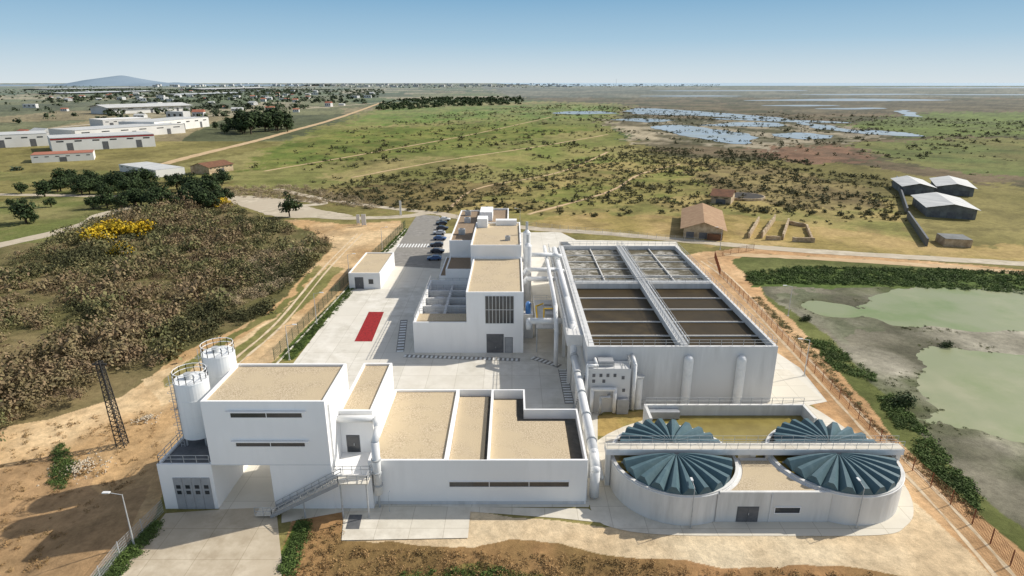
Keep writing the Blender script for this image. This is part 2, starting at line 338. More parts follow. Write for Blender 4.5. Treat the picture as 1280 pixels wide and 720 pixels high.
    col*= (0.82+.36*n4)[:,None]
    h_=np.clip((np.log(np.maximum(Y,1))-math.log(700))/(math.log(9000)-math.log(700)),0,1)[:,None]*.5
    col=col*(1-h_)+np.array(S(150,162,164))*h_  # aerial haze painted into the land colour, stronger with distance
    return col
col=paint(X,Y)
def zrel(X,Y):
    m=np.clip((59-Y)/8,0,1)*np.clip((X+27)/6,0,1)*np.clip((38-X)/14,0,1); z=-(1.6*m*m)*(.8+.5*fbm(X,Y,6,77))
    ml=np.clip((-46-X)/8,0,1)*np.clip((110-Y)/15,0,1); z=z-ml*(1.2+1.2*(fbm(X,Y,12,55)-.5))
    d0=pdist(X,Y); d=d0+(fbm(X,Y,14,131,6)-.5)*.75
    zp=np.clip(.05+(d-1)*.45,-.5,.16); fade=np.clip((1.48-d0)/.13,0,1)*np.clip((X-56.5)/2.5,0,1)
    return z+zp*fade
Z=zrel(X,Y)
me=bpy.data.meshes.new('ground')
me.vertices.add(X.size); me.vertices.foreach_set('co',np.stack([X,Y,Z],1).astype(np.float32).ravel())
i,j=np.meshgrid(np.arange(nr-1),np.arange(nu-1),indexing='ij'); q=(i*nu+j).ravel()
fc=np.stack([q,q+1,q+nu+1,q+nu],1).astype(np.int32); nf=fc.shape[0]
me.loops.add(nf*4); me.polygons.add(nf); me.loops.foreach_set('vertex_index',fc.ravel())
me.polygons.foreach_set('loop_start',np.arange(0,nf*4,4,dtype=np.int32)); me.polygons.foreach_set('loop_total',np.full(nf,4,dtype=np.int32))
me.polygons.foreach_set('use_smooth',np.ones(nf,dtype=bool)); me.update()
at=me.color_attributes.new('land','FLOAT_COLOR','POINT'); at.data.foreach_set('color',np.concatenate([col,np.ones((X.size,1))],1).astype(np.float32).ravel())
gm=bpy.data.materials.new('land'); gm.use_nodes=True; t=gm.node_tree; bs=t.nodes['Principled BSDF']; bs.inputs['Roughness'].default_value=.95; bs.inputs['Specular IOR Level'].default_value=.1
an=t.nodes.new('ShaderNodeAttribute'); an.attribute_name='land'; ge=t.nodes.new('ShaderNodeNewGeometry')
ns=t.nodes.new('ShaderNodeTexNoise'); ns.inputs['Scale'].default_value=.6; ns.inputs['Detail'].default_value=8; ns.inputs['Roughness'].default_value=.8
t.links.new(ge.outputs['Position'],ns.inputs['Vector'])
mr=t.nodes.new('ShaderNodeMapRange'); mr.inputs[1].default_value=.3; mr.inputs[2].default_value=.7; mr.inputs[3].default_value=.62; mr.inputs[4].default_value=1.34
t.links.new(ns.outputs['Fac'],mr.inputs[0]); hs=t.nodes.new('ShaderNodeHueSaturation'); t.links.new(mr.outputs[0],hs.inputs['Value']); t.links.new(an.outputs['Color'],hs.inputs['Color'])
t.links.new(hs.outputs[0],bs.inputs['Base Color'])
bp=t.nodes.new('ShaderNodeBump'); bp.inputs['Strength'].default_value=.6; bp.inputs['Distance'].default_value=.3; t.links.new(ns.outputs['Fac'],bp.inputs['Height']); t.links.new(bp.outputs[0],bs.inputs['Normal'])
me.materials.append(gm); go=bpy.data.objects.new('ground',me); C.objects.link(go); struct(go)
# ---------------------------------------------------------------- sheets
def smooth(pts,n=5,closed=True):
    out=[];N=len(pts)
    for k in range(N if closed else N-1):
        p0=pts[(k-1)%N] if closed or k>0 else pts[k]; p1=pts[k]; p2=pts[(k+1)%N]; p3=pts[(k+2)%N] if closed or k+2<N else pts[k+1]
        for s_ in range(n):
            u=s_/n; out.append(tuple(.5*((2*b)+(-a+c)*u+(2*a-5*b+4*c-d)*u*u+(-a+3*b-3*c+d)*u**3) for a,b,c,d in zip(p0,p1,p2,p3)))
    if not closed: out.append(pts[-1])
    return out
def sheet(name,px,m,z,sm=False,jag=0):
    p=W(px); p=smooth(p,30 if jag else 5) if sm else p
    if jag:
        A=np.array(p); s_=jag*5; dx=(fbm(A[:,0],A[:,1],s_,61,5)-.5)*jag*4; dy=(fbm(A[:,0],A[:,1],s_,67,5)-.5)*jag*5
        p=[tuple(q) for q in np.stack([A[:,0]+dx,A[:,1]+dy],1)]
    return struct(B().sheet(p,z).build(name,m))
def strip(name,px,width,m,z,rag=0):
    p=smooth(W(px),14 if rag else 6,False); b=B(); L=[];R=[]
    for k in range(len(p)):
        a=Vector(p[max(k-1,0)]); c=Vector(p[min(k+1,len(p)-1)]); d=(c-a).normalized(); n=Vector((-d.y,d.x))*width/2
        r1=1+rag*random.uniform(-1,1); r2=1+rag*random.uniform(-1,1)
        L.append((p[k][0]+n.x*r1,p[k][1]+n.y*r1,z)); R.append((p[k][0]-n.x*r2,p[k][1]-n.y*r2,z))
    k=len(p); b.add(L+R,[(i+k,i+1+k,i+1,i) for i in range(k-1)]); return struct(b.build(name,m))
sheet('yard_pavement',[(366,455),(437,362),(486,312),(500,296),(560,292),(700,290),(720,300),(845,302),(862,330),(970,440),(1000,460),(1034,502),(985,512),(760,512),(747,520),(747,600),(736,634),(470,634),(415,642),(275,642),(265,560),(290,480)],'conc',.03)
sheet('driveway',[(140,730),(207,642),(275,637),(345,634),(352,700),(350,900),(60,900)],'drive',.034)
ap=smooth(W([(735,600),(742,645),(775,662),(840,669),(960,670),(1100,669),(1132,658),(1142,638),(1130,605),(1090,560),(1010,506),(985,511),(830,520),(745,552)]),4)
struct(B().sheet(ap,.038).build('tank_apron','conc2'))
sheet('path',[(418,622),(470,632),(735,636),(765,655),(700,648),(590,640),(430,640),(352,654),(352,634)],'conc2',.036)
sheet('concrete_slab',[(430,641),(588,639),(585,673),(427,676)],'conc2',.075)
b=B().sheet(W([(437,644),(453,644),(449,662),(432,662)]),.09); tag(b.build('drain_grate','dgrey'),'dark grating let into the pale slab in front of the stair','grate')
sheet('parking_pavement',[(483,332),(512,283),(522,268),(549,270),(556,290),(550,336)],'asph',.036)
sheet('basin_side_slab',[(930,462),(985,462),(1028,500),(960,506)],'conc2',.09)
strip('main_road',[(-900,232),(285,248),(345,262),(415,272),(500,271),(540,266),(575,272),(660,285),(760,292),(880,303),(1000,313),(1215,326),(1700,355)],5.5,'road',.05,.12)
strip('branch_road',[(345,236),(400,248),(470,258),(540,266)],4.5,'road',.06,.12)
sheet('gravel_yard',[(280,247),(330,246),(400,262),(440,270),(360,272),(320,264)],'road',.045,True,.5)
strip('dirt_track',[(205,205),(250,193),(320,176),(360,165),(430,145),(480,127)],8,'dirt',.07,.15)
strip('field_path',[(660,268),(760,240),(800,218),(850,205)],1.8,'dirt',.05,.35)
strip('field_path',[(560,262),(600,235),(700,215),(760,190)],1.6,'dirt',.05,.35)
strip('field_path',[(440,222),(560,200),(680,182),(760,168)],2.2,'dirt',.05,.4)
strip('field_path',[(330,214),(470,190),(600,166),(690,146)],2.4,'dirt',.05,.4)
strip('side_road',[(-600,430),(65,292),(130,268),(175,258)],7,'road',.05,.1)
strip('far_road',[(65,160),(200,148),(330,140),(480,128)],10,'road',.12)
def ruts(px,offs,z=.02):
    p=smooth(W(px),8,False)
    for off in offs:
        b=B(); L=[];R=[]
        for k in range(len(p)):
            a=Vector(p[max(k-1,0)]); c=Vector(p[min(k+1,len(p)-1)]); d=(c-a).normalized(); n=Vector((-d.y,d.x)); q_=Vector(p[k])+n*off; w1=.26*random.uniform(.6,1.4)
            L.append((q_.x+n.x*w1,q_.y+n.y*w1,z)); R.append((q_.x-n.x*w1,q_.y-n.y*w1,z))
        k=len(p); b.add(L+R,[(i+k,i+1+k,i+1,i) for i in range(k-1)]); struct(b.build('wheel_rut','rut'))
ruts([(880,326),(912,350),(985,428),(1085,535),(1190,645),(1290,760)],(-1.0,1.0))
ruts([(235,505),(300,448),(352,402),(408,335),(450,292)],(-.9,.9))
strip('bank_track',[(905,318),(1000,322),(1215,336),(1600,370)],4,'dirt',.035,.2)
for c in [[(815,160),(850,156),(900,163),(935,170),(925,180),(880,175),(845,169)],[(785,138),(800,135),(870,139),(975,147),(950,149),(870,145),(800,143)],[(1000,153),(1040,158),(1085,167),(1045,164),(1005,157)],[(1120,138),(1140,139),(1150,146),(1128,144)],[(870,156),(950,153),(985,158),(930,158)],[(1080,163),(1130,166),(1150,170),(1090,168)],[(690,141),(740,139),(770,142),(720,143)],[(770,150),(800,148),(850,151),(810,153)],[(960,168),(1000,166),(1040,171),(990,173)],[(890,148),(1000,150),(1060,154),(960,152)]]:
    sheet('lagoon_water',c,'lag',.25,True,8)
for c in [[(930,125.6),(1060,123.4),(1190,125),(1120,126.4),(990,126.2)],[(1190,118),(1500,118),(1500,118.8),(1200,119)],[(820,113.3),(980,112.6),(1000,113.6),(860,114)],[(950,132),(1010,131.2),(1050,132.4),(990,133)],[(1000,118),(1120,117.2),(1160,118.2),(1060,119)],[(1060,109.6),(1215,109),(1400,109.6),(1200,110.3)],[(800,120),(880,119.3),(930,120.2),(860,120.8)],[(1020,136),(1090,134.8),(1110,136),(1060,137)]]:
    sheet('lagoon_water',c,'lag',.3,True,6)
for k,(cx,cy,rx,ry) in enumerate(PONDS):
    pts=[(cx+1.27*rx*math.cos(2*PI*i/64),cy+1.27*ry*math.sin(2*PI*i/64)) for i in range(64)]
    pts=[(max(x,59.2),y) for x,y in pts]
    struct(B().sheet(pts,.05+.003*k).build('pond_water','pond'))
struct(B().sheet([(800,9200),(3500,9800),(12000,9500),(40000,9000),(90000,60000),(-2000,60000),(300,12000)],1.0).build('sea_water','sea'))
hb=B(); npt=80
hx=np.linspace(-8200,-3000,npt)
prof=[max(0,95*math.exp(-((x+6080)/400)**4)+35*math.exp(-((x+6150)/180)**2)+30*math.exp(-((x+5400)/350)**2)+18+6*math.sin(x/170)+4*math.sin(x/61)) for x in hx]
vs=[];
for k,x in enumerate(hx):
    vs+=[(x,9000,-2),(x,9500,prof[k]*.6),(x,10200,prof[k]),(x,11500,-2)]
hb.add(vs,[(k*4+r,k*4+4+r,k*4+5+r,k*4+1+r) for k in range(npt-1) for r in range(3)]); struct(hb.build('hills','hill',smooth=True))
def zebra(px0,px1,n,wid,frac=.5):
    b=B(); p=Vector(G(*px0)); q=Vector(G(*px1)); d=(q-p); L=d.length; d.normalize(); nn=Vector((-d.y,d.x))*wid/2
    for k in range(n):
        a=p+d*L*k/n; c=p+d*L*(k+frac)/n
        b.sheet([tuple(a-nn),tuple(c-nn),tuple(c+nn),tuple(a+nn)],.042)
    return b
for a in (((505,445),(650,450),26,1.1),((500,440),(505,400),12,1.3),((665,447),(700,458),7,1.3),((703,462),(712,505),14,1.3)):
    p=Vector(G(*a[0]));q=Vector(G(*a[1]));d=(q-p).normalized();n=Vector((-d.y,d.x))*(a[3]/2+.15)
    struct(B().sheet([tuple(p-n),tuple(q-n),tuple(q+n),tuple(p+n)],.038).build('crossing_pavement','asph')); struct(zebra(*a).build('road_marking','paint'))
struct(zebra((497,307),(541,307),12,4.5).build('road_marking','paint'))
b=B(); b.sheet([G(443,427),G(465,427),G(480,390),G(461,390)],.046); struct(b.build('red_painted_bay','red'))
# ---------------------------------------------------------------- facade helpers
def window(root,x0,x1,z0,z1,Y,mull=0,bars=0,fr='white',name='window'):
    f=B(); t=.08
    f.box(x0-t,x1+t,Y-.10,Y,z0-t,z0);f.box(x0-t,x1+t,Y-.10,Y,z1,z1+t);f.box(x0-t,x0,Y-.10,Y,z0,z1);f.box(x1,x1+t,Y-.10,Y,z0,z1)
    for k in range(1,mull+1):
        x=x0+(x1-x0)*k/(mull+1); f.box(x-.04,x+.04,Y-.08,Y-.05,z0,z1)
    for k in range(1,bars+1):
        z=z0+(z1-z0)*k/(bars+1); f.box(x0,x1,Y-.075,Y-.052,z-.04,z+.04)
    f=f.build(name,fr,root)
    B().box(x0,x1,Y-.045,Y-.01,z0,z1).build('pane','glass',f,root); return f
def door(root,x0,x1,z0,z1,Y,m='mgrey',panels=1):
    d=B(); n=panels; w_=(x1-x0)/n
    for k in range(n): d.box(x0+k*w_+.02,x0+(k+1)*w_-.02,Y-.06,Y-.01,z0+.02,z1)
    d=d.build('door',m,root)
    B().box(x0-.1,x1+.1,Y-.03,Y-.004,z0,z1+.1).build('door_frame','dgrey',d,root)
    B().box((x0+x1)/2+.08,(x0+x1)/2+.14,Y-.12,Y-.06,z0+1,z0+1.3).build('handle','galv',d,root); return d
def gravelroof(root,x0,x1,y0,y1,z,m='gravel',t=.3):
    return B().box(x0+t+.004,x1-t-.004,y0+t+.004,y1-t-.004,z+.004,z+.06).build('roof',m,root)
def ac(root,x,y,z,s=1):
    u=B().box(x-.6*s,x+.6*s,y-.5*s,y+.5*s,z,z+1.0*s).build('roof_unit','galv',root)
    B().cyl(x,y,.38*s,z+1.0*s,z+1.08*s,14).build('fan_grille','dgrey',u,root)
# ---------------------------------------------------------------- A tower building
A=thing('process_building','tall white block with two strip windows raised over a drive-through, beside the silos','building',(-29,68.7,0))
AX0,AX1,AY0,AY1=-36.2,-21.8,63.6,73.8
B().tray(AX0,AX1,AY0,AY1,6.3,14.9,.35).build('wall','white',A); gravelroof(A,AX0,AX1,AY0,AY1,14.55)
B().box(-29.2,AX1,AY0,AY1,0,6.295).build('lower_wall','white',A)
for y0,y1 in ((515,523),(552,559)):
    xl,zl=FZ(289 if y0<530 else 296,y1,AY0); xr,zt=FZ(377 if y0<530 else 381,y0,AY0); window(A,xl,xr,zl+.15,zt-.1,AY0,mull=1)
    B().box(xl-.5,xr+.5,AY0-.32,AY0-.12,zt+.02,zt+.16).build('lintel','white',A)
B().box(AX0,AX1,AY0-.03,AY0-.001,6.3,6.36).build('joint_band','grey',A)
for x,y in ((-34.5,67),(-31.5,67),(-34.5,71)): B().box(x-.15,x+.15,y-.6,y+.6,6.15,6.29).build('soffit_light','offw',A)
B().tube((AX1+.12,AY0+1,0.1),(AX1+.12,AY0+1,14),.08).build('downpipe','pipe',A)
g=thing('garage_block','low white block with grey folding door and railed deck left of the drive-through','building',(-39.5,70,0))
B().tray(-42.8,-36.25,63.6,77.5,0,6.4,.3).build('wall','white',g)
B().box(-42.45,-36.6,63.95,77.1,6.105,6.16).build('deck','dgrey',g)
xl,_=FZ(216,600,63.6);xr,zt=FZ(262,597,63.6); w4=(xr-xl)/4
for k in range(4):
    dd=B().box(xl+k*w4+.03,xl+(k+1)*w4-.03,63.52,63.59,.03,zt).build('door_leaf','mgrey',g)
    for z in (2.2,3.0): B().box(xl+k*w4+.3,xl+(k+1)*w4-.3,63.49,63.518,z,z+.5).build('pane','glass',dd,g)
B().rail([(-42.6,77.3,6.4),(-42.6,63.8,6.4),(-36.5,63.8,6.4)],1.1,1.5,.04).build('railing','galv',g)
def silo(x,y,r,z0,z1,label):
    s=thing('storage_silo',label,'silo',(x,y,z0))
    b=B().cyl(x,y,r,z0+1.2,z1,36); b.cyl(x,y,r*.35,z0+.5,z0+1.2,24,r); b.build('shell','silo',s)
    for z in np.linspace(z0+2,z1-.2,4): B().cyl(x,y,r+.03,z,z+.10,36).build('hoop','silo',s)
    for k in range(4):
        a=PI/4+k*PI/2; B().tube((x+r*.85*math.cos(a),y+r*.85*math.sin(a),z0),(x+r*.85*math.cos(a),y+r*.85*math.sin(a),z0+2),.12).build('leg','galv',s)
    pts=[(x+(r-.05)*math.cos(2*PI*k/14),y+(r-.05)*math.sin(2*PI*k/14),z1) for k in range(14)]
    B().rail(pts,1.2,1.0,.045,True).build('railing','silo',s)
    B().cyl(x-.3,y,.45,z1,z1+.7,16).build('vent','galv',s)
    ld=B(); lx,ly=x-r*.8,y-r*.75
    ld.tube((lx-.22,ly,z0),(lx-.22,ly,z1+1.1),.04,4); ld.tube((lx+.22,ly,z0),(lx+.22,ly,z1+1.1),.04,4)
    for z in np.arange(z0+.3,z1,.4): ld.tube((lx-.22,ly,z),(lx+.22,ly,z),.03,4)
    for z in np.arange(z0+2.4,z1+1,1.1):
        q=[(lx+.4*math.cos(t),ly-.4+.4*math.sin(t)-.0,z) for t in np.linspace(0,2*PI,9)]
        for a,b_ in zip(q,q[1:]): ld.tube(a,b_,.025,4)
    ld.build('ladder','galv',s)
silo(-40.1,69.3,2.0,6.16,15.0,'nearer white silo with caged ladder on the railed deck')
silo(-38.9,74.6,2.05,6.16,16.2,'farther and taller white silo on the deck, touching the tall white block')
# B block
Bk=thing('stair_block','narrow white block with tan gravel roof and one door above the outside stair','building',(-20,75,0))
B().tray(-21.78,-17.6,68.5,82.4,0,10.9,.35).build('wall','white',Bk); gravelroof(Bk,-21.78,-17.6,68.5,82.4,10.55)
B().box(-21.78,-17.05,63.65,68.49,0,4.9).build('landing','white',Bk)
xl,zb=FZ(435,560,68.5);xr,zt=FZ(448,541,68.5); door(Bk,xl,xr,4.91,7.3,68.5,'glass')
B().rail([(-21.6,63.8,4.9),(-17.2,63.8,4.9),(-17.2,68.3,4.9)],1.1,1.2,.04).build('railing','galv',Bk)
st=thing('outside_stair','grey steel-railed stair climbing right across the front of the white block','stair',(-26,62.5,0))
b=B(); n=27; xs0,xs1=-29.0,-20.6
for k in range(n):
    x=xs0+(xs1-xs0)*k/n; z=(k+1)*4.9/n; b.box(x,x+(xs1-xs0)/n+.02,61.9,63.3,z-.06,z)
b.build('steps','conc',st)
for y in (61.85,63.35):
    B().add([(xs0-.2,y-.04,-.0),(xs1,y-.04,4.55),(xs1,y-.04,5.0),(xs0-.2,y-.04,.45),(xs0-.2,y+.04,0),(xs1,y+.04,4.55),(xs1,y+.04,5.0),(xs0-.2,y+.04,.45)],[(0,1,2,3),(7,6,5,4),(0,4,5,1),(1,5,6,2),(2,6,7,3),(3,7,4,0)]).build('stringer','mgrey',st)
B().box(xs1,-17.1,61.85,63.6,4.75,4.9).build('top_landing','conc',st)
B().box(xs0-2,xs0,61.85,63.4,.3,.42).build('bottom_landing','conc',st)
b=B()
for y in (61.85,63.35): b.rail([(xs0,y,.1),(xs1,y,4.9)],1.1,1.1,.05)
b.rail([(xs1,61.85,4.9),(-17.15,61.85,4.9),(-17.15,63.5,4.9)],1.1,1.1,.05); b.rail([(xs0-2,61.85,.4),(xs0,61.85,.4)],1.1,1,.05); b.build('railing','galv',st)
for x,z in ((-25,2.2),(-20.4,4.7),(-17.3,4.7)): B().tube((x,61.95,0),(x,61.95,z),.1).build('post','galv',st)
d=thing('white_duct','large white duct elbowing down the wall above the stair landing','pipe',(-17,64,0))
B().path([(-22.0,67.7,10.2),(-17.0,67.7,10.2),(-16.4,66,10.0),(-16.4,64.0,9.2)],.45,12).build('horizontal_run','pipe',d,smooth=True)
B().path([(-16.4,64.0,9.2),(-16.4,63.9,2.0)],.5,14).build('vertical_run','pipe',d,smooth=True)
for z in (3.2,5,6.8): B().tube((-16.4,63.9,z),(-16.4,63.9,z+.18),.6,14).build('clamp','galv',d)
B().tube((-16.4,63.9,0),(-16.4,63.9,2.0),.14).build('support','galv',d)
# C building
Cb=thing('filter_building','long low white building with three gravel roof bays and a strip window','building',(-4,72,0))
CZ=6.35
B().tray(-17.55,-8.0,64.5,82.8,0,CZ,.35).build('wall','white',Cb); gravelroof(Cb,-17.55,-8.0,64.5,82.8,CZ-.35)
B().tray(-7.998,-2.9,64.5,82.8,0,CZ+.001,1.2,.16).build('wall','white',Cb); B().box(-7.8,-3.5,64.7,81.9,CZ-1.09,CZ-.8).build('roof','gravel',Cb)
B().box(-7.82,-3.08,64.68,82.62,CZ-1.195,CZ-1.1).build('shaded_roof_recess','recess_shade',Cb)
out=[(-2.898,64.5),(9.2,64.5),(9.2,77),(1.9,77),(1.9,82.8),(-2.898,82.8)]; inn=[(-2.74,64.8),(8.95,64.8),(8.95,76.75),(1.65,76.75),(1.65,82.55),(-2.74,82.55)]
b=B(); n=6; zt=CZ+.002; zr=CZ-1.5
vs=[(x,y,0) for x,y in out]+[(x,y,zt) for x,y in out]+[(x,y,zt) for x,y in inn]+[(x,y,zr) for x,y in inn]
fs=[(18,19,20,21,22,23)]
for k in range(n):
    m_=(k+1)%n; fs+=[(k,m_,6+m_,6+k),(6+k,6+m_,12+m_,12+k),(12+k,12+m_,18+m_,18+k)]
b.add(vs,fs).build('wall','white',Cb)
g0=[(-2.73,64.81),(8.94,64.81),(8.94,76.74),(1.64,76.74),(1.64,82.54),(-2.73,82.54)]
B().prism(g0,zr+.005,zr+.05).build('shaded_roof_recess','recess_shade',Cb)  # recess floor coloured dark where the parapet shades it
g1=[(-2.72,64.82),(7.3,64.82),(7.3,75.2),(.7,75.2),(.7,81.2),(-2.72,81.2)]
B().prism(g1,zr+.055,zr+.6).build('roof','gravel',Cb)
xl,zb=FZ(562,608,64.5);xr,zt=FZ(711,602,64.5); window(Cb,xl,xr,zb,zt,64.5,mull=2)
B().box(-16.9,9.0,64.44,64.497,0,.45).build('plinth','grey',Cb)
B().tube((9.3,65.2,0),(9.3,65.2,6),.1).build('downpipe','pipe',Cb)
# D main building
D=thing('main_building','tall stepped white building with gravel roofs in the middle of the yard','building',(-7,130,0))
DY=109.9
B().tray(-8.7,2.2,DY,134,0,12.5,.35).build('wall','white',D); gravelroof(D,-8.7,2.2,DY,134,12.15)
B().tray(-9.3,2.1,134.01,158,0,15.4,.4).build('wall','white',D); gravelroof(D,-9.3,2.1,134.01,158,15.0)
B().tray(-15.5,-9.31,148,186,0,13,.4).build('wall','white',D); gravelroof(D,-15.5,-9.31,148,186,12.6,'gravelb')
B().tray(-9.305,-1,158.01,186,0,13.6,.6).build('wall','white',D); gravelroof(D,-9.305,-1,158.01,186,13.0,'gravelb')
B().tray(-15.4,-9.31,136.6,147.99,0,9,.4).build('wall','white',D); gravelroof(D,-15.4,-9.31,136.6,147.99,8.6,'gravelb')
B().box(-8.8,-6.2,153,157,15.05,17.3).build('penthouse','white',D)
B().box(-4.19,1.2,155.5,157.6,15.05,16.4).build('penthouse','white',D)
B().box(-9.0,-5.5,170,178,13.1,15.6).build('penthouse','white',D)
b=B(); b.box(-19,-8.71,DY,DY+.35,0,6.4); b.box(-19,-18.65,DY+.351,136.5,0,6.4); b.box(-18.64,-8.71,136.2,136.55,0,6.4); b.build('wall','white',D)
B().box(-18.64,-8.71,DY+.36,136.19,2.9,3.1).build('deck','mgrey',D)
for y in (116,121,126,131): B().box(-18.6,-8.75,y,y+.5,3.1,5.6).build('partition','grey',D)
for y in (116.5,121.5,126.5,131.5): B().box(-14,-13.5,y+.01,y+4.4,3.1,5.58).build('partition','grey',D)
B().box(-18.6,-8.75,112,115.9,3.9,5.9).build('roof','gravel',D)
b=B()
for y in (116.2,121.2,126.2,131.2,136.3): b.rail([(-18.6,y,5.8),(-8.9,y,5.8)],1.1,1.5,.045)
b.rail([(-18.8,DY+.2,6.4),(-18.8,136.3,6.4)],1.1,2,.045); b.build('railing','galv',D)
for k,y in enumerate((118.5,123.5,128.5,133.5)):
    B().cyl(-16,y,1.0,3.1,4.9,16).build('machine','galv',D); B().box(-12.5,-10,y-1,y+1,3.1,4.6).build('machine','mgrey',D)
xl,zb=FZ(607,404,DY);xr,zt=FZ(642,370,DY); window(D,xl,xr,zb,zt,DY,mull=7,bars=1,fr='pipe')
xl,zb=FZ(609,441,DY);xr,zt=FZ(629,418,DY); door(D,xl,xr,0.04,zt,DY,'dgrey',3)
xl,_=FZ(630,430,DY); door(D,xl+.2,xl+1.6,0.04,3.2,DY,'mgrey')
for x,y in ((-13,156),(-12.5,170),(-13,180)): ac(D,x,y,12.65,1.4)
ac(D,-1,140,15.05,1.0)
for k,(x,y,r,z1,l) in enumerate([(3.6,137,.9,15.5,'tall pale scrubber column against the right wall of the stepped building, nearer one'),(3.6,146,.9,16.5,'tall pale scrubber column against the right wall of the stepped building, farther one')]):
    s=thing('scrubber_column',l,'tank',(x,y,0)); B().cyl(x,y,r,.4,z1-1,20).build('shell','pipe',s); B().cyl(x,y,r,z1-1,z1-.3,20,.3).build('top_cone','pipe',s)
    B().cyl(x,y,.3,z1-.3,z1+1.6,12).build('stack','galv',s); B().cyl(x,y,r+.2,0,.4,20).build('base','grey',s)
s=thing('blue_vessel','small blue vertical vessel beside the stepped building','tank',(3.3,118,0)); B().cyl(3.3,118,.55,5.2,7.2,16).build('shell','blue',s); B().ball((3.3,118,7.2),.55,12).build('dome','blue',s); B().box(2.4,4.3,117,119,0,5.2).build('plinth','grey',s)
pl=thing('equipment_platform','grey steel platform with yellow hoist between the stepped building and the basins','platform',(6,115,0))
B().box(4.6,9,110,126,5,5.2).build('deck','galv',pl)
for x in (4.8,8.8):
    for y in (110.2,118,125.8): B().tube((x,y,0),(x,y,5),.14).build('leg','galv',pl)
B().rail([(4.6,110,5.2),(9,110,5.2),(9,126,5.2),(4.6,126,5.2)],1.1,1.5,.04,True).build('railing','galv',pl)
B().tube((6.2,112,5.2),(6.2,112,8.5),.15).tube((6.2,112,8.4),(8.3,112,8.4),.13).build('hoist','yellow',pl)
B().path([(5,113,5.6),(5,121,5.6),(7,123,5.6)],.16).build('gas_pipe','yellow',pl)
for y in (114.5,117.5,120.5): B().box(6.6,8.2,y-.9,y+.9,5.2,6.6).build('blower','mgrey',pl)
for k,(y,z,r,l) in enumerate([(128,9.4,.5,'white pipe crossing high from the stepped building to the basins, nearest'),(131,10.6,.45,'white pipe crossing high from the stepped building to the basins, second'),(139,11.8,.5,'white pipe crossing high from the stepped building to the basins, third'),(107.5,7.6,.6,'pale duct crossing low in front of the platform to the basins')]):
    o=B().path([(2.3 if k<3 else 3.2,y,z-1.5),(3.2,y,z),(9.5,y,z),(11.6,y,z-.4)],r,12).build('cross_pipe','pipe',smooth=True); tag(o,l,'pipe')
xh0,yh0=G(437,361); xh1,_=G(476,361)
s=thing('gate_house','small white hut with tan roof and dark door beside the fence','building',((xh0+xh1)/2,yh0+4,0))
B().tray(xh0,xh1,yh0,yh0+20,0,4.2,.3).build('wall','white',s); gravelroof(s,xh0,xh1,yh0,yh0+20,3.9)
door(s,xh0+1.6,xh0+3.6,.04,3.0,yh0,'dgrey'); window(s,xh0+5,xh0+6.2,1.3,2.6,yh0)
s=thing('switch_house','long low white shelter left of the stepped building','building',(-22,150,0))
B().tray(-18.6,-15.9,150,168,0,3.2,.25).build('wall','white',s); gravelroof(s,-18.6,-15.9,150,168,2.95,'gravelb',.25)
# ---------------------------------------------------------------- E basins
E=thing('aeration_basin','big grey rectangular basin block with brown cells in front and foaming cells behind','basin',(27,122,0))
X0,X1,Y0,Y1,ZT=12.0,42.5,90.3,154.5,10.0
b=B(); T=.5
b.box(X0,X1,Y0,Y0+T,0,ZT); b.box(X0,X1,Y1-T,Y1,0,ZT); b.box(X0,X0+1.2,Y0+T,Y1-T,0,ZT); b.box(X1-T,X1,Y0+T,Y1-T,0,ZT)
b.build('wall','grey',E)
b=B(); b.box(27.0,28.3,Y0+T+.01,123,0,ZT-.01); b.box(27.0,28.3,124.9,Y1-T-.01,0,ZT-.01); b.box(X0+1.21,X1-T-.01,123.01,124.89,0,ZT-.008); b.build('dividing_wall','tank',E)
for xa,xb in ((X0+1.21,26.99),(28.31,X1-T-.01)):
    B().box(xa,xb,Y0+T+.01,122.99,7,8.8).build('brown_water','brownw',E)
    n=5
    for k in range(1,n):
        y=Y0+T+(123-Y0-T)*k/n; B().box(xa,xb,y-.1,y+.1,7,9.05).build('baffle','tank',E)
    B().box(xa,xb,124.91,Y1-T-.01,7,9.0).build('foaming_water','foamw',E)
    for k in range(1,5):
        y=124.9+(Y1-T-124.9)*k/5; B().box(xa,xb,y-.1,y+.1,7,9.25).build('baffle','tank',E)
    B().box((xa+xb)/2-.1,(xa+xb)/2+.1,124.92,Y1-T-.02,7,9.4).build('baffle','tank',E)
b=B()
b.box(27.05,28.25,Y0+T,Y1-T,ZT+.0,ZT+.12); b.box(X0+1.3,27.0,123.4,124.6,ZT,ZT+.11); b.box(28.3,X1-.6,123.4,124.6,ZT,ZT+.11); b.build('walkway','galv',E)
b=B()
for x in (27.0,28.3): b.rail([(x,Y0+.3,ZT+.1),(x,Y1-.3,ZT+.1)],1.1,1.6,.04)
for y in (123.3,124.7): b.rail([(X0+1,y,ZT+.1),(X1-.6,y,ZT+.1)],1.1,1.8,.035)
b.rail([(X0+.2,Y0+.2,ZT),(X1-.2,Y0+.2,ZT),(X1-.2,Y1-.2,ZT),(X0+.2,Y1-.2,ZT)],1.1,1.8,.035,True); b.build('railing','galv',E)
for x in (26.8,28.5):
    B().tube((x,Y0+1,ZT+.2),(x,Y1-1,ZT+.2),.12,8).build('air_main','pipe',E)
for px_ in (857,922):
    x,_=FZ(px_,480,Y0); B().cyl(x,Y0-.45,.75,0,7.9,18).build('riser','pipe',E); B().ball((x,Y0-.45,7.9),.75,16).build('riser_cap','pipe',E)
B().box(X0+5,X1-.1,Y0-.12,Y0-.004,0,.6).build('plinth','tank',E)
I=thing('inlet_chamber','grey concrete chamber wrapped in ducts at the near left corner of the basins','chamber',(14.8,88,0))
B().box(12.0,18.6,87.2,90.2,0,7.6).build('wall','grey',I)
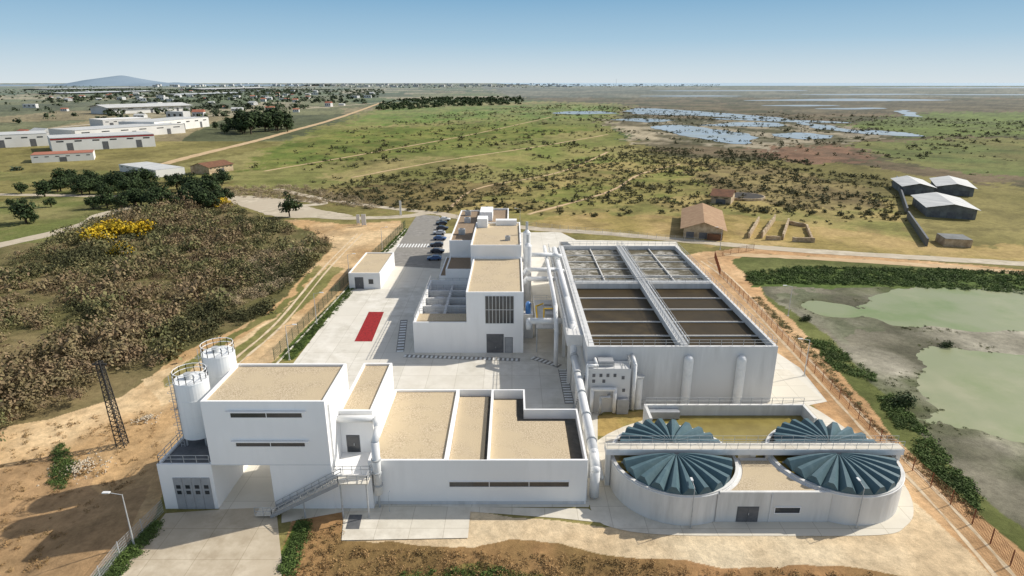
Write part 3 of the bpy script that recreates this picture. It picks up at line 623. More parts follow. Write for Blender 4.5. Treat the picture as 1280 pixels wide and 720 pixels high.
for x,z in ((12.6,6.2),(13.7,6.2),(14.8,6.2),(15.9,6.2),(17.2,5.8),(12.6,5.2),(14.2,5.2),(17.4,3.6)):
    B().box(x,x+.45,87.14,87.19,z,z+.55).build('opening','dgrey',I)
B().box(16.6,18.4,86.4,87.1,.04,2.6).build('cabinet','mgrey',I)
B().path([(12.6,86.7,.2),(12.6,86.7,4.3),(16.2,86.7,4.3),(16.2,86.7,.2)],.32,10).build('duct','pipe',I,smooth=True)
B().path([(13.9,86.3,.2),(13.9,86.3,3.1),(15.3,86.3,3.1),(15.3,87.1,3.1)],.24,10).build('duct','galv',I,smooth=True)
B().path([(19.3,87.6,.2),(19.3,87.6,8.1),(19.3,90.4,8.6)],.3,10).build('duct','pipe',I,smooth=True)
B().path([(11.7,86.9,.2),(11.7,86.9,8.3),(13.2,86.9,8.3),(13.2,89.5,8.3)],.25,10).build('duct','pipe',I,smooth=True)
B().box(13.6,16.0,88.0,89.6,7.6,8.5).build('roof_unit','mgrey',I)
B().rail([(12.1,87.3,7.6),(18.5,87.3,7.6),(18.5,90.1,7.6)],1.1,1.2,.045).build('railing','galv',I)
B().cyl(20.2,88.6,.7,0,5.5,18).build('standpipe','pipe',I); B().cyl(20.2,88.6,.9,5.5,5.75,18).build('flange','galv',I)
b=B()
for k in range(20): z=k*.38; b.box(9.8+.0+k*.11,9.8+.3+k*.11,87.4,88.6,z,z+.08)
b.build('steps','galv',I)
ch=thing('distribution_channel','raised concrete channel with railing along the left wall of the basins','channel',(10.4,125,0))
B().box(9.3,11.97,96,154,7.6,9.6).build('trough','tank',ch)
for y in (97,108,119,130,141,152): B().box(9.6,10.2,y,y+.7,0,7.6).build('column','tank',ch)
B().rail([(9.4,96,9.6),(9.4,154,9.6)],1.1,1.8,.045).build('railing','galv',ch)
lp=thing('long_pipe','fat white pipe running from the basins down past the low white building','pipe',(10.4,85,0))
B().path([(10.4,65.8,.3),(10.4,65.8,4.2),(10.4,67.5,5.4),(10.4,95,6.4),(10.6,100,9.9),(10.6,112,10.3),(10.6,150,10.3)],.62,14).build('pipe_run','pipe',lp,smooth=True)
B().path([(11.7,88,1.2),(11.7,80,1.2),(11.7,68,1.2)],.3,10).build('lower_pipe','pipe',lp,smooth=True)
for y in (70,76,82,88,94): B().box(10.1,10.7,y-.2,y+.2,0,5.1).build('support','tank',lp); B().tube((10.4,y-.1,5.5+(y-67.5)/27.5),(10.4,y+.1,5.5+(y-67.5)/27.5),.72,14).build('collar','galv',lp)
p2=B().path([(8.1,104,.3),(8.1,104,7.0),(8.1,108,10.5),(8.1,150,10.9)],.42,12).build('service_pipe','pipe',smooth=True); tag(p2,'thinner white pipe running alongside the fat one left of the basins','pipe')
s=thing('inclined_conveyor','dark grey inclined trough behind the far left corner of the basins','conveyor',(20,165,0))
b=B().add([(15.0,158,6),(17.2,158,6),(17.2,186,1),(15.0,186,1),(15,158,8),(17.2,158,8),(17.2,186,3),(15,186,3)],[(3,2,1,0),(4,5,6,7),(0,1,5,4),(1,2,6,5),(2,3,7,6),(3,0,4,7)]); b.build('trough','dgrey',s)
for y in (160,172): B().box(15.8,16.4,y,y+.4,0,7-(y-158)*.18).build('support','galv',s)
# ---------------------------------------------------------------- F round tanks
RT=8.0; CY=68.5; CXL=20.8; CXR=41.3; BY=68.6
def round_tank(cx,cy,label):
    r=RT; t=thing('round_tank',label,'tank',(cx,cy,0)); n=80; zt=4.3
    b=B(); ri=r-.4
    vs=[];fs=[]
    for (rr,z) in ((r,0),(r,zt),(ri,zt),(ri,1.0)):
        vs+=[(cx+rr*math.cos(2*PI*i/n),cy+rr*math.sin(2*PI*i/n),z) for i in range(n)]
    for k in range(3): fs+=[(k*n+i,k*n+(i+1)%n,(k+1)*n+(i+1)%n,(k+1)*n+i) for i in range(n)]
    b.add(vs,fs).build('wall','tank',t)
    B().cyl(cx,cy,ri-.01,1.0,3.2,48).build('water','olive',t)
    b=B(); vs=[];fs=[]
    for (rr,z) in ((r+.10,zt-.35),(r+.10,zt-.2),(r+.002,zt-.2),(r+.002,zt-.35)): vs+=[(cx+rr*math.cos(2*PI*i/n),cy+rr*math.sin(2*PI*i/n),z) for i in range(n)]
    fs=[(k*n+i,k*n+(i+1)%n,((k+1)%4)*n+(i+1)%n,((k+1)%4)*n+i) for k in range(4) for i in range(n)]; b.add(vs,fs).build('rim_band','pipe',t)
    for sgn in (-1,1):
        nf=11; b=B(); yc=cy+sgn*1.2; R=6.8 if sgn<0 else 6.6; NR=6
        for k in range(nf):
            a0=PI*k/nf; a1=PI*(k+1)/nf; am=(a0+a1)/2
            def pt(a,u,lift):
                rr=R*u
                return (cx+rr*math.cos(a),yc+sgn*rr*math.sin(a),4.25+1.2*math.sin((1-u)*PI/2)+lift)
            vs=[]
            for j_ in range(NR):
                u=.05+.95*j_/(NR-1); L_=.08+.9*u
                vs+=[pt(a0,u,0),pt(am-(am-a0)*.3,u,L_),pt(am+(a1-am)*.3,u,L_),pt(a1,u,0)]
            fs=[]
            for j_ in range(NR-1):
                for q_ in range(3): fs.append((j_*4+q_,j_*4+q_+1,(j_+1)*4+q_+1,(j_+1)*4+q_))
            e=(NR-1)*4; fs.append((e,e+1,e+2,e+3)); fs.append((3,2,1,0))
            b.add(vs,fs)
        b.build('fan_cover','teal',t)
        B().box(cx-6.9,cx+6.9,yc-.12,yc+.12,4.1,4.22).build('cover_sill','mgrey',t)
    return t
round_tank(CXL,CY,'left round tank with muted teal fan covers split by a bridge')
round_tank(CXR,CY,'right round tank with muted teal fan covers split by a bridge')
br=thing('tank_bridge','long pale beam bridge crossing both round tanks','bridge',(31,69,0))
B().box(12.0,50.0,BY-.75,BY+.75,4.85,5.65).build('beam','pipe',br)
B().box(12.0,50.0,BY-.65,BY+.65,5.655,5.7).build('deck','conc2',br)
b=B(); b.rail([(12.1,BY-.65,5.7),(49.9,BY-.65,5.7)],1.1,1.5,.025); b.rail([(12.1,BY+.65,5.7),(49.9,BY+.65,5.7)],1.1,1.5,.025); b.build('railing','galv',br)
B().path([(12.1,BY+1.0,5.4),(49.8,BY+1.0,5.4)],.14,8).build('pipe','galv',br)
for x in (12.4,31.0,49.6): B().box(x-.3,x+.3,BY-.4,BY+.4,0 if x!=31.0 else 4.4,4.84).build('pier','tank',br)
mb=thing('pump_house','low grey building with gravel roof and dark door between the two round tanks','building',(31.0,64,0))
def arc(cx,cy,r,a0,a1,n): return [(cx+r*math.cos(a0+(a1-a0)*i/n),cy+r*math.sin(a0+(a1-a0)*i/n)) for i in range(n+1)]
PY=61.2
def house(rr,y0,yt,z0,z1,name,m):
    sa=math.asin((CY-y0)/rr)
    poly=arc(CXR,CY,rr,PI+sa,PI,16)+[(CXR-rr,yt),(CXL+rr,yt)]+arc(CXL,CY,rr,0,-sa,16)
    B().prism(poly,z0,z1).build(name,m,mb)
house(RT+.1,PY,CY+.1,0,3.95,'wall','tank'); house(RT+.45,PY+.4,CY-.6,3.954,4.02,'roof','gravel')
xa=CXL+math.cos(math.asin((CY-PY)/(RT+.1)))*(RT+.1)+.2
B().box(xa,CXL+CXR-xa,PY-.06,PY+.3,3.955,4.25).build('parapet','tank',mb)
xl,zb=FZ(920,655,PY);xr,zt=FZ(948,634,PY); door(mb,xl,xr,.05,zt,PY,'dgrey',2)
xl,zb=FZ(968,640,PY);xr,zt=FZ(1000,635,PY); window(mb,xl,xr,zb-.1,zt+.1,PY,mull=0)
B().tube((FZ(962,640,PY)[0],PY-.1,.1),(FZ(962,640,PY)[0],PY-.1,4),.07).build('downpipe','pipe',mb)
rc=thing('settling_channel','open rectangular basin of olive water behind the two round tanks','basin',(31.5,77,0))
b=B(); b.box(19.5,43.2,80.6,81,0,4.9); b.box(19.5,19.9,76.9,80.59,0,4.88); b.box(42.8,43.2,76.9,80.59,0,4.88); b.build('wall','tank',rc)
B().box(29.9,32.2,70.2,70.6,0,4.4).build('cross_wall','tank',rc)
poly=[(19.9,80.58),(42.8,80.58),(42.8,76.9)]+arc(CXR,CY,8.3,math.radians(80),math.radians(168),16)+arc(CXL,CY,8.3,math.radians(12),math.radians(96),16)+[(19.9,76.9)]
B().prism(poly,0,3.2).build('water','olive',rc)
B().rail([(19.7,80.8,4.9),(43.0,80.8,4.9)],1.1,1.6,.035).build('railing','galv',rc)
B().box(19.95,24.5,79.4,80.55,3.3,4.4).build('launder','mgrey',rc)
# ---------------------------------------------------------------- fences
def fence(name,label,px,m,h=2.0,step=3.0,vstep=.35,z=0,world=None,post='galv',r=.018):
    pts=world or W(px); c=pts[len(pts)//2]; f=thing(name,label,'fence',(c[0],c[1],0)); pn=B(); cnt=0
    for a,b_ in zip(pts,pts[1:]):
        a=Vector((*a,z));b_=Vector((*b_,z));L=(b_-a).length; n=max(1,int(L/step))
        for k in range(n):
            if cnt<98: p=a.lerp(b_,k/n); B().tube(p,p+Vector((0,0,h+.15)),.05,4).build('post',post,f); cnt+=1
        n2=int(L/vstep)
        for k in range(n2): p=a.lerp(b_,(k+.5)/n2); pn.tube(p+Vector((0,0,.05)),p+Vector((0,0,h)),r,3)
        for hh in np.linspace(.1,h,6): pn.tube(a+Vector((0,0,hh)),b_+Vector((0,0,hh)),r*1.2,3)
    pn.build('mesh_panel',m,f); return f
fence('mesh_fence','green mesh fence along the left edge of the yard up to the gate',[(343,450),(380,410),(430,358),(480,310),(507,283)],'gfence',2.4,vstep=.25,post='gfence')
fence('mesh_fence','rusty brown mesh fence between the right dirt track and the pond',[(942,313),(893,322),(900,345),(940,385),(1000,448),(1100,552),(1215,655),(1320,770)],'rust',2.0,vstep=.22,post='rust',r=.016)
fence('mesh_fence','grey mesh fence at the near left beside the driveway',[(100,760),(150,695),(205,640)],'galv',1.8,vstep=.2)
fence('mesh_fence','thin fence on the far side of the yard behind the basins',[(570,272),(700,287),(880,304)],'galv',1.6,vstep=.6)
b=B(); 
kp=W([(345,456),(390,408),(437,357),(488,308),(508,286)])
for a,c in zip(kp,kp[1:]):
    a=Vector(a);c=Vector(c);d=(c-a).normalized();n=Vector((-d.y,d.x))*.15; b.prism([tuple(a+n),tuple(a-n),tuple(c-n),tuple(c+n)],0,.16)
struct(b.build('kerb','conc2'))
# ---------------------------------------------------------------- lamps
def lamp():
    l=thing('street_lamp','x','street lamp',(0,0,0),'lamp posts around the plant')
    B().tube((0,0,0),(0,0,7),.10,8,.05).build('pole','galv',l); B().tube((0,0,6.95),(1.5,0,7.25),.04,6).build('arm','galv',l)
    B().box(1.3,2.1,-.16,.16,7.2,7.32).build('lamp_head','pipe',l); B().box(-.2,.2,-.2,.2,0,.15).build('base','conc',l); return l
L0=lamp(); spots=[((168,683),PI,'tall lamp post at the near left beside the driveway'),((863,660),PI/2,'lamp post in front of the left round tank'),((1070,660),PI/2,'lamp post in front of the right round tank'),((1005,470),PI,'lamp post on the slab right of the basins'),((487,640),PI/2,'lamp post by the slab in front of the low white building'),((396,405),0,'lamp post at the left yard edge, nearest of those along the green fence'),((437,350),0,'lamp post at the left yard edge beside the small hut'),((478,312),0,'lamp post at the left yard edge nearest the gate'),((985,395),PI,'lamp post on the right track beside the rusty fence'),((650,285),PI,'lamp post on the road behind the stepped building'),((900,312),PI,'lamp post on the road behind the basins'),((362,450),0,'lamp post by the near end of the green fence')]
for k,(p,rz,l) in enumerate(spots):
    x,y=G(*p); zz_=float(zrel(np.array([x]),np.array([y]))[0])
    h=.35 if k==4 else (.8 if k in (1,2) else 1)
    if k==0: L0.location=(x,y,zz_); L0.rotation_euler=(0,0,rz); L0['label']=l
    else: copytree(L0,(x,y,zz_),rz,h,l)
x,y=G(152,549); t=thing('lattice_pylon','dark lattice mast on the bare soil left of the silos','pylon',(x,y,-1.4))
b=B(); hh=14
def cr(z): s_=.58-.26*z/hh; return [(x-.7*z/hh+s_*i,y+s_*j,z-1.4) for i,j in ((-1,-1),(1,-1),(1,1),(-1,1))]
for k in range(4): b.tube(cr(0)[k],cr(hh)[k],.08,4)
for q_ in range(18):
    z=q_*hh/18; z2=(q_+1)*hh/18; a=cr(z); c=cr(z2)
    for k in range(4): b.tube(a[k],c[(k+1)%4],.045,4); b.tube(c[k],c[(k+1)%4],.045,4)
b.build('lattice','black',t); B().box(x-1.7,x+.3,y-.1,y+.1,hh-1.9,hh-1.7).build('crossarm','black',t)
for k,(p,w2,h2,l) in enumerate([((455,283),1.6,4.5,'white upright sign panel left of the gate'),((448,281),1.2,3.8,'narrow white sign panel leftmost by the gate'),((501,270),.8,6,'tall thin white totem behind the gate')]):
    x,y=G(*p); s=thing('sign_panel',l,'sign',(x,y,0)); B().box(x-w2/2,x+w2/2,y,y+.25,.5,h2).build('panel','offw',s)
    for xx in (x-w2/2,x+w2/2-.15): B().box(xx,xx+.15,y+.05,y+.2,0,.5).build('post','galv',s)
# ---------------------------------------------------------------- cars
def car(color,name,label):
    c=thing(name,label,'car',(0,0,0),'cars parked beside the stepped building')
    b=B(); pr=[(-2.1,.35),(-2.15,.75),(-1.9,.92),(-1.0,1.0),(-.3,1.42),(1.1,1.45),(1.75,1.05),(2.1,.95),(2.15,.4)]
    n=len(pr); vs=[(x,-.86 if z<1.1 else -.66,z) for x,z in pr]+[(x,.86 if z<1.1 else .66,z) for x,z in pr]
    b.add(vs,[tuple(range(n)),tuple(range(n,2*n))[::-1]]+[(i,i+n,(i+1)%n+n,(i+1)%n) for i in range(n)]); b.build('body',color,c)
    b=B(); b.add([(-.98,-.7,1.02),(-.36,-.6,1.40),(-.36,.6,1.40),(-.98,.7,1.02)],[(0,1,2,3)]); 
    for v in range(4): b.v[v]=(b.v[v][0]-.02,b.v[v][1],b.v[v][2]+.02)
    b.build('windscreen','glass',c)
    b=B().add([(1.16,-.6,1.43),(1.72,-.68,1.09),(1.72,.68,1.09),(1.16,.6,1.43)],[(0,1,2,3)]); b.v=[(x+.02,y,z+.02) for x,y,z in b.v]; b.build('rear_window','glass',c)
    for s_ in (-1,1):
        B().add([(-.8,s_*.83,1.04),(-.3,s_*.70,1.38),(1.05,s_*.70,1.4),(1.5,s_*.83,1.06)],[(0,1,2,3)]).build('side_window','glass',c)
        for x in (-1.35,1.35): B().tube((x,s_*.70,.33),(x,s_*.9,.33),.33,14).build('wheel','tyre',c)
    return c
cm=[mat('car_dark',(.03,.035,.05),(.035,.04,.055),1,.25,spec=.6),mat('car_blue',(.05,.10,.22),(.055,.11,.24),1,.25,spec=.6),mat('car_silver',(.45,.46,.48),(.47,.48,.5),1,.3,spec=.6),mat('car_white',(.75,.75,.74),(.78,.78,.77),1,.3,spec=.5)]
nm=['dark','blue','silver','white']
seq=[(543,325,1),(547,316,0),(546,308,0),(550,300,1),(549,293,2),(553,287,0),(552,281,0),(556,276,3)]
words=['nearest','second nearest','third nearest','fourth nearest','fifth nearest','sixth nearest','seventh nearest','farthest']
for k,(px_,py_,ci) in enumerate(seq):
    c=car(cm[ci],'parked_car',f'{nm[ci]} parked car, {words[k]} of the row left of the stepped building'); x,y=G(px_,py_); c.location=(x,y,.04); c.rotation_euler=(0,0,random.uniform(-.06,.06)+(PI if k%2 else 0))
# ---------------------------------------------------------------- sheds, barns, warehouses
def shed(name,label,cat,pl,pr,depth,h,ridge=0,wall='offw',roof='shedr',along='x',group=None,doors=0,wins=0):
    a=Vector(G(*pl)); b_=Vector(G(*pr)); d=(b_-a); L=d.length; d.normalize(); n=Vector((-d.y,d.x))
    t=thing(name,label,cat,((a.x+b_.x)/2,(a.y+b_.y)/2,0),group); P_=lambda u,v,z:(a.x+d.x*u+n.x*v,a.y+d.y*u+n.y*v,z)
    b=B(); vs=[P_(0,0,-.1),P_(L,0,-.1),P_(L,depth,-.1),P_(0,depth,-.1),P_(0,0,h),P_(L,0,h),P_(L,depth,h),P_(0,depth,h)]
    fs=[(0,1,5,4),(1,2,6,5),(2,3,7,6),(3,0,4,7),(4,5,6,7)]
    if ridge and along=='y': vs+=[P_(L/2,0,h+ridge),P_(L/2,depth,h+ridge)]; fs+=[(4,5,8),(6,7,9)]
    if ridge and along=='x': vs+=[P_(0,depth/2,h+ridge),P_(L,depth/2,h+ridge)]; fs+=[(7,4,8),(5,6,9)]
    b.add(vs,fs).build('wall',wall,t)
    o=.03*max(L,depth)+.2; r=B()
    if ridge and along=='y':
        e=ridge*(o/(L/2)); r.add([P_(-o,-o,h-e+.05),P_(L/2,-o,h+ridge+.08),P_(L/2,depth+o,h+ridge+.08),P_(-o,depth+o,h-e+.05),P_(L+o,-o,h-e+.05),P_(L+o,depth+o,h-e+.05)],[(0,1,2,3),(1,4,5,2)])
    elif ridge:
        e=ridge*(o/(depth/2)); r.add([P_(-o,-o,h-e+.05),P_(L+o,-o,h-e+.05),P_(L+o,depth/2,h+ridge+.08),P_(-o,depth/2,h+ridge+.08),P_(L+o,depth+o,h-e+.05),P_(-o,depth+o,h-e+.05)],[(0,1,2,3),(3,2,4,5)])
    else: r.add([P_(-.05*o,-.1*o,h+.1),P_(L+.05*o,-.1*o,h+.1),P_(L,depth,h+.1),P_(0,depth,h+.1)],[(0,1,2,3)])
    r.build('roof',roof,t)
    for k in range(doors):
        u=L*(k+.5)/doors; w2=min(2,L/doors*.3); B().add([P_(u-w2,-.08,0),P_(u+w2,-.08,0),P_(u+w2,-.08,h*.6),P_(u-w2,-.08,h*.6)],[(0,1,2,3)]).build('door','dgrey',t)
    for k in range(wins):
        u=L*(k+.5)/wins; w2=L/wins*.2; B().add([P_(u-w2,-.06,h*.68),P_(u+w2,-.06,h*.68),P_(u+w2,-.06,h*.78),P_(u-w2,-.06,h*.78)],[(0,1,2,3)]).build('window','glass',t)
    return t
shed('old_barn','long old barn with pale tiled roof in the meadow behind the basins','barn',(854,297),(903,300),34,3.6,2.2,'stone','tile','y',doors=3)
shed('farmhouse','small brick-coloured house with dark roof behind the old barn','house',(888,254),(913,256),12,3.5,2,'stone','tiled','x',doors=1,wins=2)
shed('brick_annex','low brown ruined lean-to at the right foot of the old barn','shed',(884,300),(902,301),3,2,0,'tiled','tile')
for k,(pa,pb,h,l) in enumerate([((936,298),(948,277),2.2,'leftmost pale roofless wall of the ruin right of the old barn'),((952,298),(968,276),2.6,'second pale roofless wall of the ruin'),((957,300),(976,300),1.6,'low pale front wall of the ruin'),((978,300),(985,280),2.4,'third long pale wall of the ruin'),((990,302),(1018,303),1.8,'right low pale wall of the ruin'),((1015,303),(1008,285),1.6,'short far-right wall of the ruin'),((985,280),(1008,284),1.4,'back wall of the ruin')]):
    a=Vector(G(*pa));c=Vector(G(*pb));d=(c-a).normalized();n=Vector((-d.y,d.x))*.3;b=B();L=(c-a).length;nn=max(2,int(L/1.2)); N_=nn+1
    hs_=[h*random.uniform(.7,1.0) for _ in range(N_)]; vs=[]
    for q_ in range(N_):
        p=a.lerp(c,q_/nn); vs+=[(p.x+n.x,p.y+n.y,0),(p.x-n.x,p.y-n.y,0),(p.x-n.x,p.y-n.y,hs_[q_]),(p.x+n.x,p.y+n.y,hs_[q_])]
    fs=[(0,1,2,3),tuple(4*nn+t_ for t_ in (3,2,1,0))]
    for q_ in range(nn):
        for e in range(4): fs.append((4*q_+e,4*q_+4+e,4*q_+4+(e+1)%4,4*q_+(e+1)%4))
    b.add(vs,fs); tag(b.build('ruined_wall','stone'),l,'wall')
x,y=G(930,247); s=thing('round_reservoir','low round reservoir of dark water behind the old barn','tank',(x,y,0)); B().cyl(x,y,9,0,1.0,32).build('wall','stone',s); B().cyl(x,y,8.4,1.0,1.03,32).build('water','brownw',s)
shed('farm_shed','left white-roofed farm shed at the right edge','shed',(1128,243),(1166,245),26,4,1.5,'shedd','shedr','y',doors=2)
shed('farm_shed','middle white-roofed farm shed at the right edge','shed',(1171,243),(1216,246),28,4,1.5,'shedd','shedr','y',doors=2)
shed('farm_shed','nearer wide grey farm shed with pale roof at the right edge','shed',(1158,271),(1219,275),28,4,1.6,'shedd','shedr','y',doors=3)
shed('farm_shed','small ruined shed with stone walls at the right edge, nearest of the farm','shed',(1180,308),(1214,310),8,2.5,0,'stone','shedd')
for k,(pa,pb,l) in enumerate([((1120,226),(1133,268),'dark wall along the left side of the farm, farther half'),((1134,272),(1158,308),'dark wall along the left side of the farm, nearer half')]):
    a=Vector(G(*pa));c=Vector(G(*pb));d=(c-a).normalized();n=Vector((-d.y,d.x))*.3; b=B()
    b.prism([tuple(a+n),tuple(a-n),tuple(c-n),tuple(c+n)],0,2.6); tag(b.build('boundary_wall','dgrey'),l,'wall')
ws=[('white warehouse with red stripe, nearest at the left edge',(66,190),(195,183),38,10,0,'offw','shedr'),('low white hall with red roof in front of the warehouse',(40,204),(118,200),22,5,0,'offw','redroof'),('long white factory hall behind the nearest warehouse',(96,176),(232,166),45,9,0,'offw','shedr'),('white hall at the right end of the factory row',(195,166),(262,158),40,11,0,'offw','shedr'),('square white building behind the factory row',(130,160),(190,157),40,9,0,'offw','offw'),('wide white arched warehouse farther back',(137,143),(238,139),60,11,4,'offw','shedr'),('grey-white hall cut by the left edge',(-60,188),(62,182),40,10,0,'offw','shedr'),('small flat white office beside the factory',(150,214),(196,222),16,4,0,'offw','shedr'),('pale long hall far behind the fields',(250,113),(330,111),90,10,3,'town','shedr'),('pale greenhouse block far left, nearest of three',(80,118),(190,115),110,6,2,'ghouse','ghouse'),('pale greenhouse block far left, middle of three',(60,112.5),(170,110.5),160,6,2,'ghouse','ghouse'),('pale greenhouse block left of the grove, right one of three',(225,120),(300,117.5),90,6,2,'ghouse','ghouse'),('low brown-roofed farmhouse by the dirt track',(262,218),(292,213),14,4,2,'stone','tiled')]
for k,(l,a,c,dp,h,rg,wl,rf) in enumerate(ws):
    nmx='farmhouse' if k==12 else ('greenhouse' if 'greenhouse' in l else 'warehouse')
    s=shed(nmx,l,'house' if k==12 else nmx,a,c,dp,h,rg,wl,rf,'x',doors=3 if h>6 else 1,wins=6 if nmx!='greenhouse' else 0)
    if k==0:
        a=Vector(G(*a));c=Vector(G(*c)); b=B(); d=(c-a).normalized(); n=Vector((d.y,-d.x))*.15; p=a+n;q_=c+n; b.add([(p.x,p.y,8.6),(q_.x,q_.y,8.6),(q_.x,q_.y,9.6),(p.x,p.y,9.6)],[(0,1,2,3)]); b.build('red_stripe','red',s)
def house_mesh(w_,d_,h_,rg,wall,roof):
    t=thing('town_house','small pale house in the far town below the horizon','house',(0,0,0),'far town houses')
    B().box(-w_/2,w_/2,-d_/2,d_/2,0,h_).build('wall',wall,t)
    if rg: B().add([(-w_/2-.3,-d_/2-.3,h_),(w_/2+.3,-d_/2-.3,h_),(w_/2+.3,0,h_+rg),(-w_/2-.3,0,h_+rg),(w_/2+.3,d_/2+.3,h_),(-w_/2-.3,d_/2+.3,h_)],[(0,1,2,3),(3,2,4,5),(0,3,5),(1,4,2)]).build('roof',roof,t)
    else: B().box(-w_/2+.2,w_/2-.2,-d_/2+.2,d_/2-.2,h_+.01,h_+.4).build('roof',roof,t)
    for k in range(3): B().box(-w_/2+w_*(k+.3)/3,-w_/2+w_*(k+.7)/3,-d_/2-.05,-d_/2,h_*.4,h_*.75).build('window','glass',t)
    return t
hp=[house_mesh(14,10,6,2.5,'town','redroof'),house_mesh(24,14,7,0,'town','town'),house_mesh(18,12,5,3,'town','shedr'),house_mesh(34,20,13,0,'town','town')]
used=[0]*4
zones=[(60,480,112,128,55,(0,1,2)),(60,260,120,150,14,(0,1,2)),(180,720,105.5,109,150,(1,3,3)),(260,480,128,142,8,(0,2)),(700,860,106,108,10,(1,3)),(-150,60,110,200,12,(0,1,2)),(400,700,105.2,106.5,48,(3,))]
for xa,xb,ya,yb,n,ks in zones:
    for q_ in range(n):
        px_,py_=random.uniform(xa,xb),random.uniform(ya,yb); k=random.choice(ks); x,y=G(px_,py_); s_=random.uniform(.7,1.2)*(1.6 if py_<110 else 1)
        if not used[k]: hp[k].location=(x,y,0); hp[k].scale=(s_,)*3; used[k]=1; o=hp[k]
        else: o=copytree(hp[k],(x,y,0),random.uniform(-.5,.5),(s_,s_,s_*random.uniform(.7,1.3)))
for k in range(6):
    x,y=G([300,345,430,560,640,770][k],107); s_=thing('communication_mast' if k==5 else 'tower_block','thin mast on the horizon right of the town' if k==5 else ['leftmost','second','third','fourth','fifth'][k]+' pale tower block from the left on the town skyline','mast' if k==5 else 'building',(x,y,0))
    if k==5: B().tube((x,y,0),(x,y,110),2,6,1).build('mast_pole','dgrey',s_)
    else: B().box(x-14,x+14,y-10,y+10,0,30).build('wall','town',s_); B().box(x-10,x+10,y-6,y+6,30,34).build('roof_room','town',s_)
# ---------------------------------------------------------------- vegetation
def inst(meshes,name,label,cat,group,pts,scl):
    for k,(x,y) in enumerate(pts):
        o=bpy.data.objects.new(name,meshes[k%len(meshes)]); C.objects.link(o); s_=scl() if callable(scl) else scl
        o.location=(x,y,0); o.rotation_euler=(0,0,random.uniform(0,6.28)); o.scale=(s_,s_,s_*random.uniform(.75,1.1)); tag(o,label,cat,group)
def scatter(name,templates,pts,scales,m,label,cat,zf=None,zs=(.6,1.1)):
    arr=[]
    for k,(x,y) in enumerate(pts):
        T_=templates[k%len(templates)]; a=rng.uniform(0,6.28); s_=scales[k]; c,s1=math.cos(a),math.sin(a)
        V=np.empty_like(T_); V[...,0]=(T_[...,0]*c-T_[...,1]*s1)*s_+x; V[...,1]=(T_[...,0]*s1+T_[...,1]*c)*s_+y; V[...,2]=T_[...,2]*s_*rng.uniform(*zs)+(zf(x,y) if zf else 0)
        arr.append(V)
    me=quadmesh(name,np.concatenate(arr),m); o=bpy.data.objects.new(name,me); C.objects.link(o); return tag(o,label,cat,None,'stuff')
def sample(px,n,seed=0,nz=None):
    P_=np.array(W(px)); r=np.random.default_rng(seed); out=[]
    while len(out)<n:
        q_=r.uniform(P_.min(0),P_.max(0),(n*4,2)); m_=inpoly(q_[:,0],q_[:,1],[tuple(p) for p in P_])
        if nz is not None: m_&=(fbm(q_[:,0],q_[:,1],nz[0],nz[1])-nz[2])/.22>r.uniform(0,1,len(q_))
        q_=q_[m_]; out+= [tuple(p) for p in q_]
        if len(q_)==0: break
    return out[:n]
zz=lambda x,y: float(zrel(np.array([x]),np.array([y]))[0])
thick=[leaves(170,1.6,1.6,1.1,.16,s_,7,.35,.4) for s_ in range(6)]
pl_=sample([(-160,420),(60,302),(150,266),(265,252),(340,275),(405,293),(412,310),(330,392),(230,436),(150,482),(60,508),(-160,600)],4100,1,(14,9,.27))
fn=fbm(np.array(pl_)[:,0],np.array(pl_)[:,1],16,71,3)
k1=[p for p,f in zip(pl_,fn) if f>.53]; k2=[p for p,f in zip(pl_,fn) if .44<f<=.53]; k3=[p for p,f in zip(pl_,fn) if f<=.44]
sz=lambda n:np.clip(rng.lognormal(-.12,.5,n),.35,2.6)
scatter('scrub_thicket',thick,k1,sz(len(k1)),'scrub','dense olive-brown scrub thicket filling the ground left of the orange track','scrub',zs=(.6,1.5))
scatter('scrub_thicket',thick,k2,sz(len(k2)),'scrub2','greener patches of scrub within the thicket left of the orange track','scrub',zs=(.6,1.6))
scatter('scrub_thicket',thick,k3,sz(len(k3))*.9,'heath','darker patches of scrub within the thicket left of the orange track','scrub',zs=(.6,1.4))
rd=sample([(255,330),(330,300),(400,318),(385,340),(300,385),(255,372)],600,2,(10,5,.36)); scatter('dry_reed_bed',thick,rd,rng.uniform(.5,1.1,len(rd)),'reed','pale dry reeds among the scrub by the track','reeds')
rd=sample([(250,235),(380,232),(480,255),(470,262),(340,248),(250,245)],500,3); scatter('dry_reed_bed',thick,rd,rng.uniform(.5,1.0,len(rd)),'reed','pale dry reeds along the road behind the scrub','reeds')
low=[leaves(40,1.4,1.4,.9,.3,s_+20,3,.4) for s_ in range(5)]
hz=sample([(380,240),(480,218),(560,206),(650,212),(820,184),(960,190),(1110,225),(1140,285),(1000,280),(900,262),(760,272),(600,268),(440,260)],3800,4,(18,15,.32))
lowm=[quadmesh('field_shrub',leaves(120,1.4,1.4,1.05,.22,s_+40,4,.45),'heath') for s_ in range(5)]
hz.sort(key=lambda p:p[1])
ind=hz[:290]; rest=hz[290:]
inst(lowm,'field_shrub','dark rounded shrub dotted over the meadow behind the plant','shrub','shrubs dotted over the meadow',ind,lambda:min(1.5,random.lognormvariate(-.35,.35)))
scatter('heath_shrubs',low,rest,np.clip(rng.lognormal(-.2,.4,len(rest)),.35,1.7),'heath','dark heath shrubs massed across the far meadow','shrubs')
mf=sample([(560,140),(700,130),(800,135),(1215,150),(1500,150),(1500,235),(1130,215),(830,196),(640,225),(400,232),(300,215),(420,165)],4200,5,(45,25,.40)); scatter('heath_shrubs',low,mf,np.clip(rng.lognormal(.05,.45,len(mf)),.4,2.8),'heath','scattered dark shrubs on the green fields toward the marsh','shrubs')
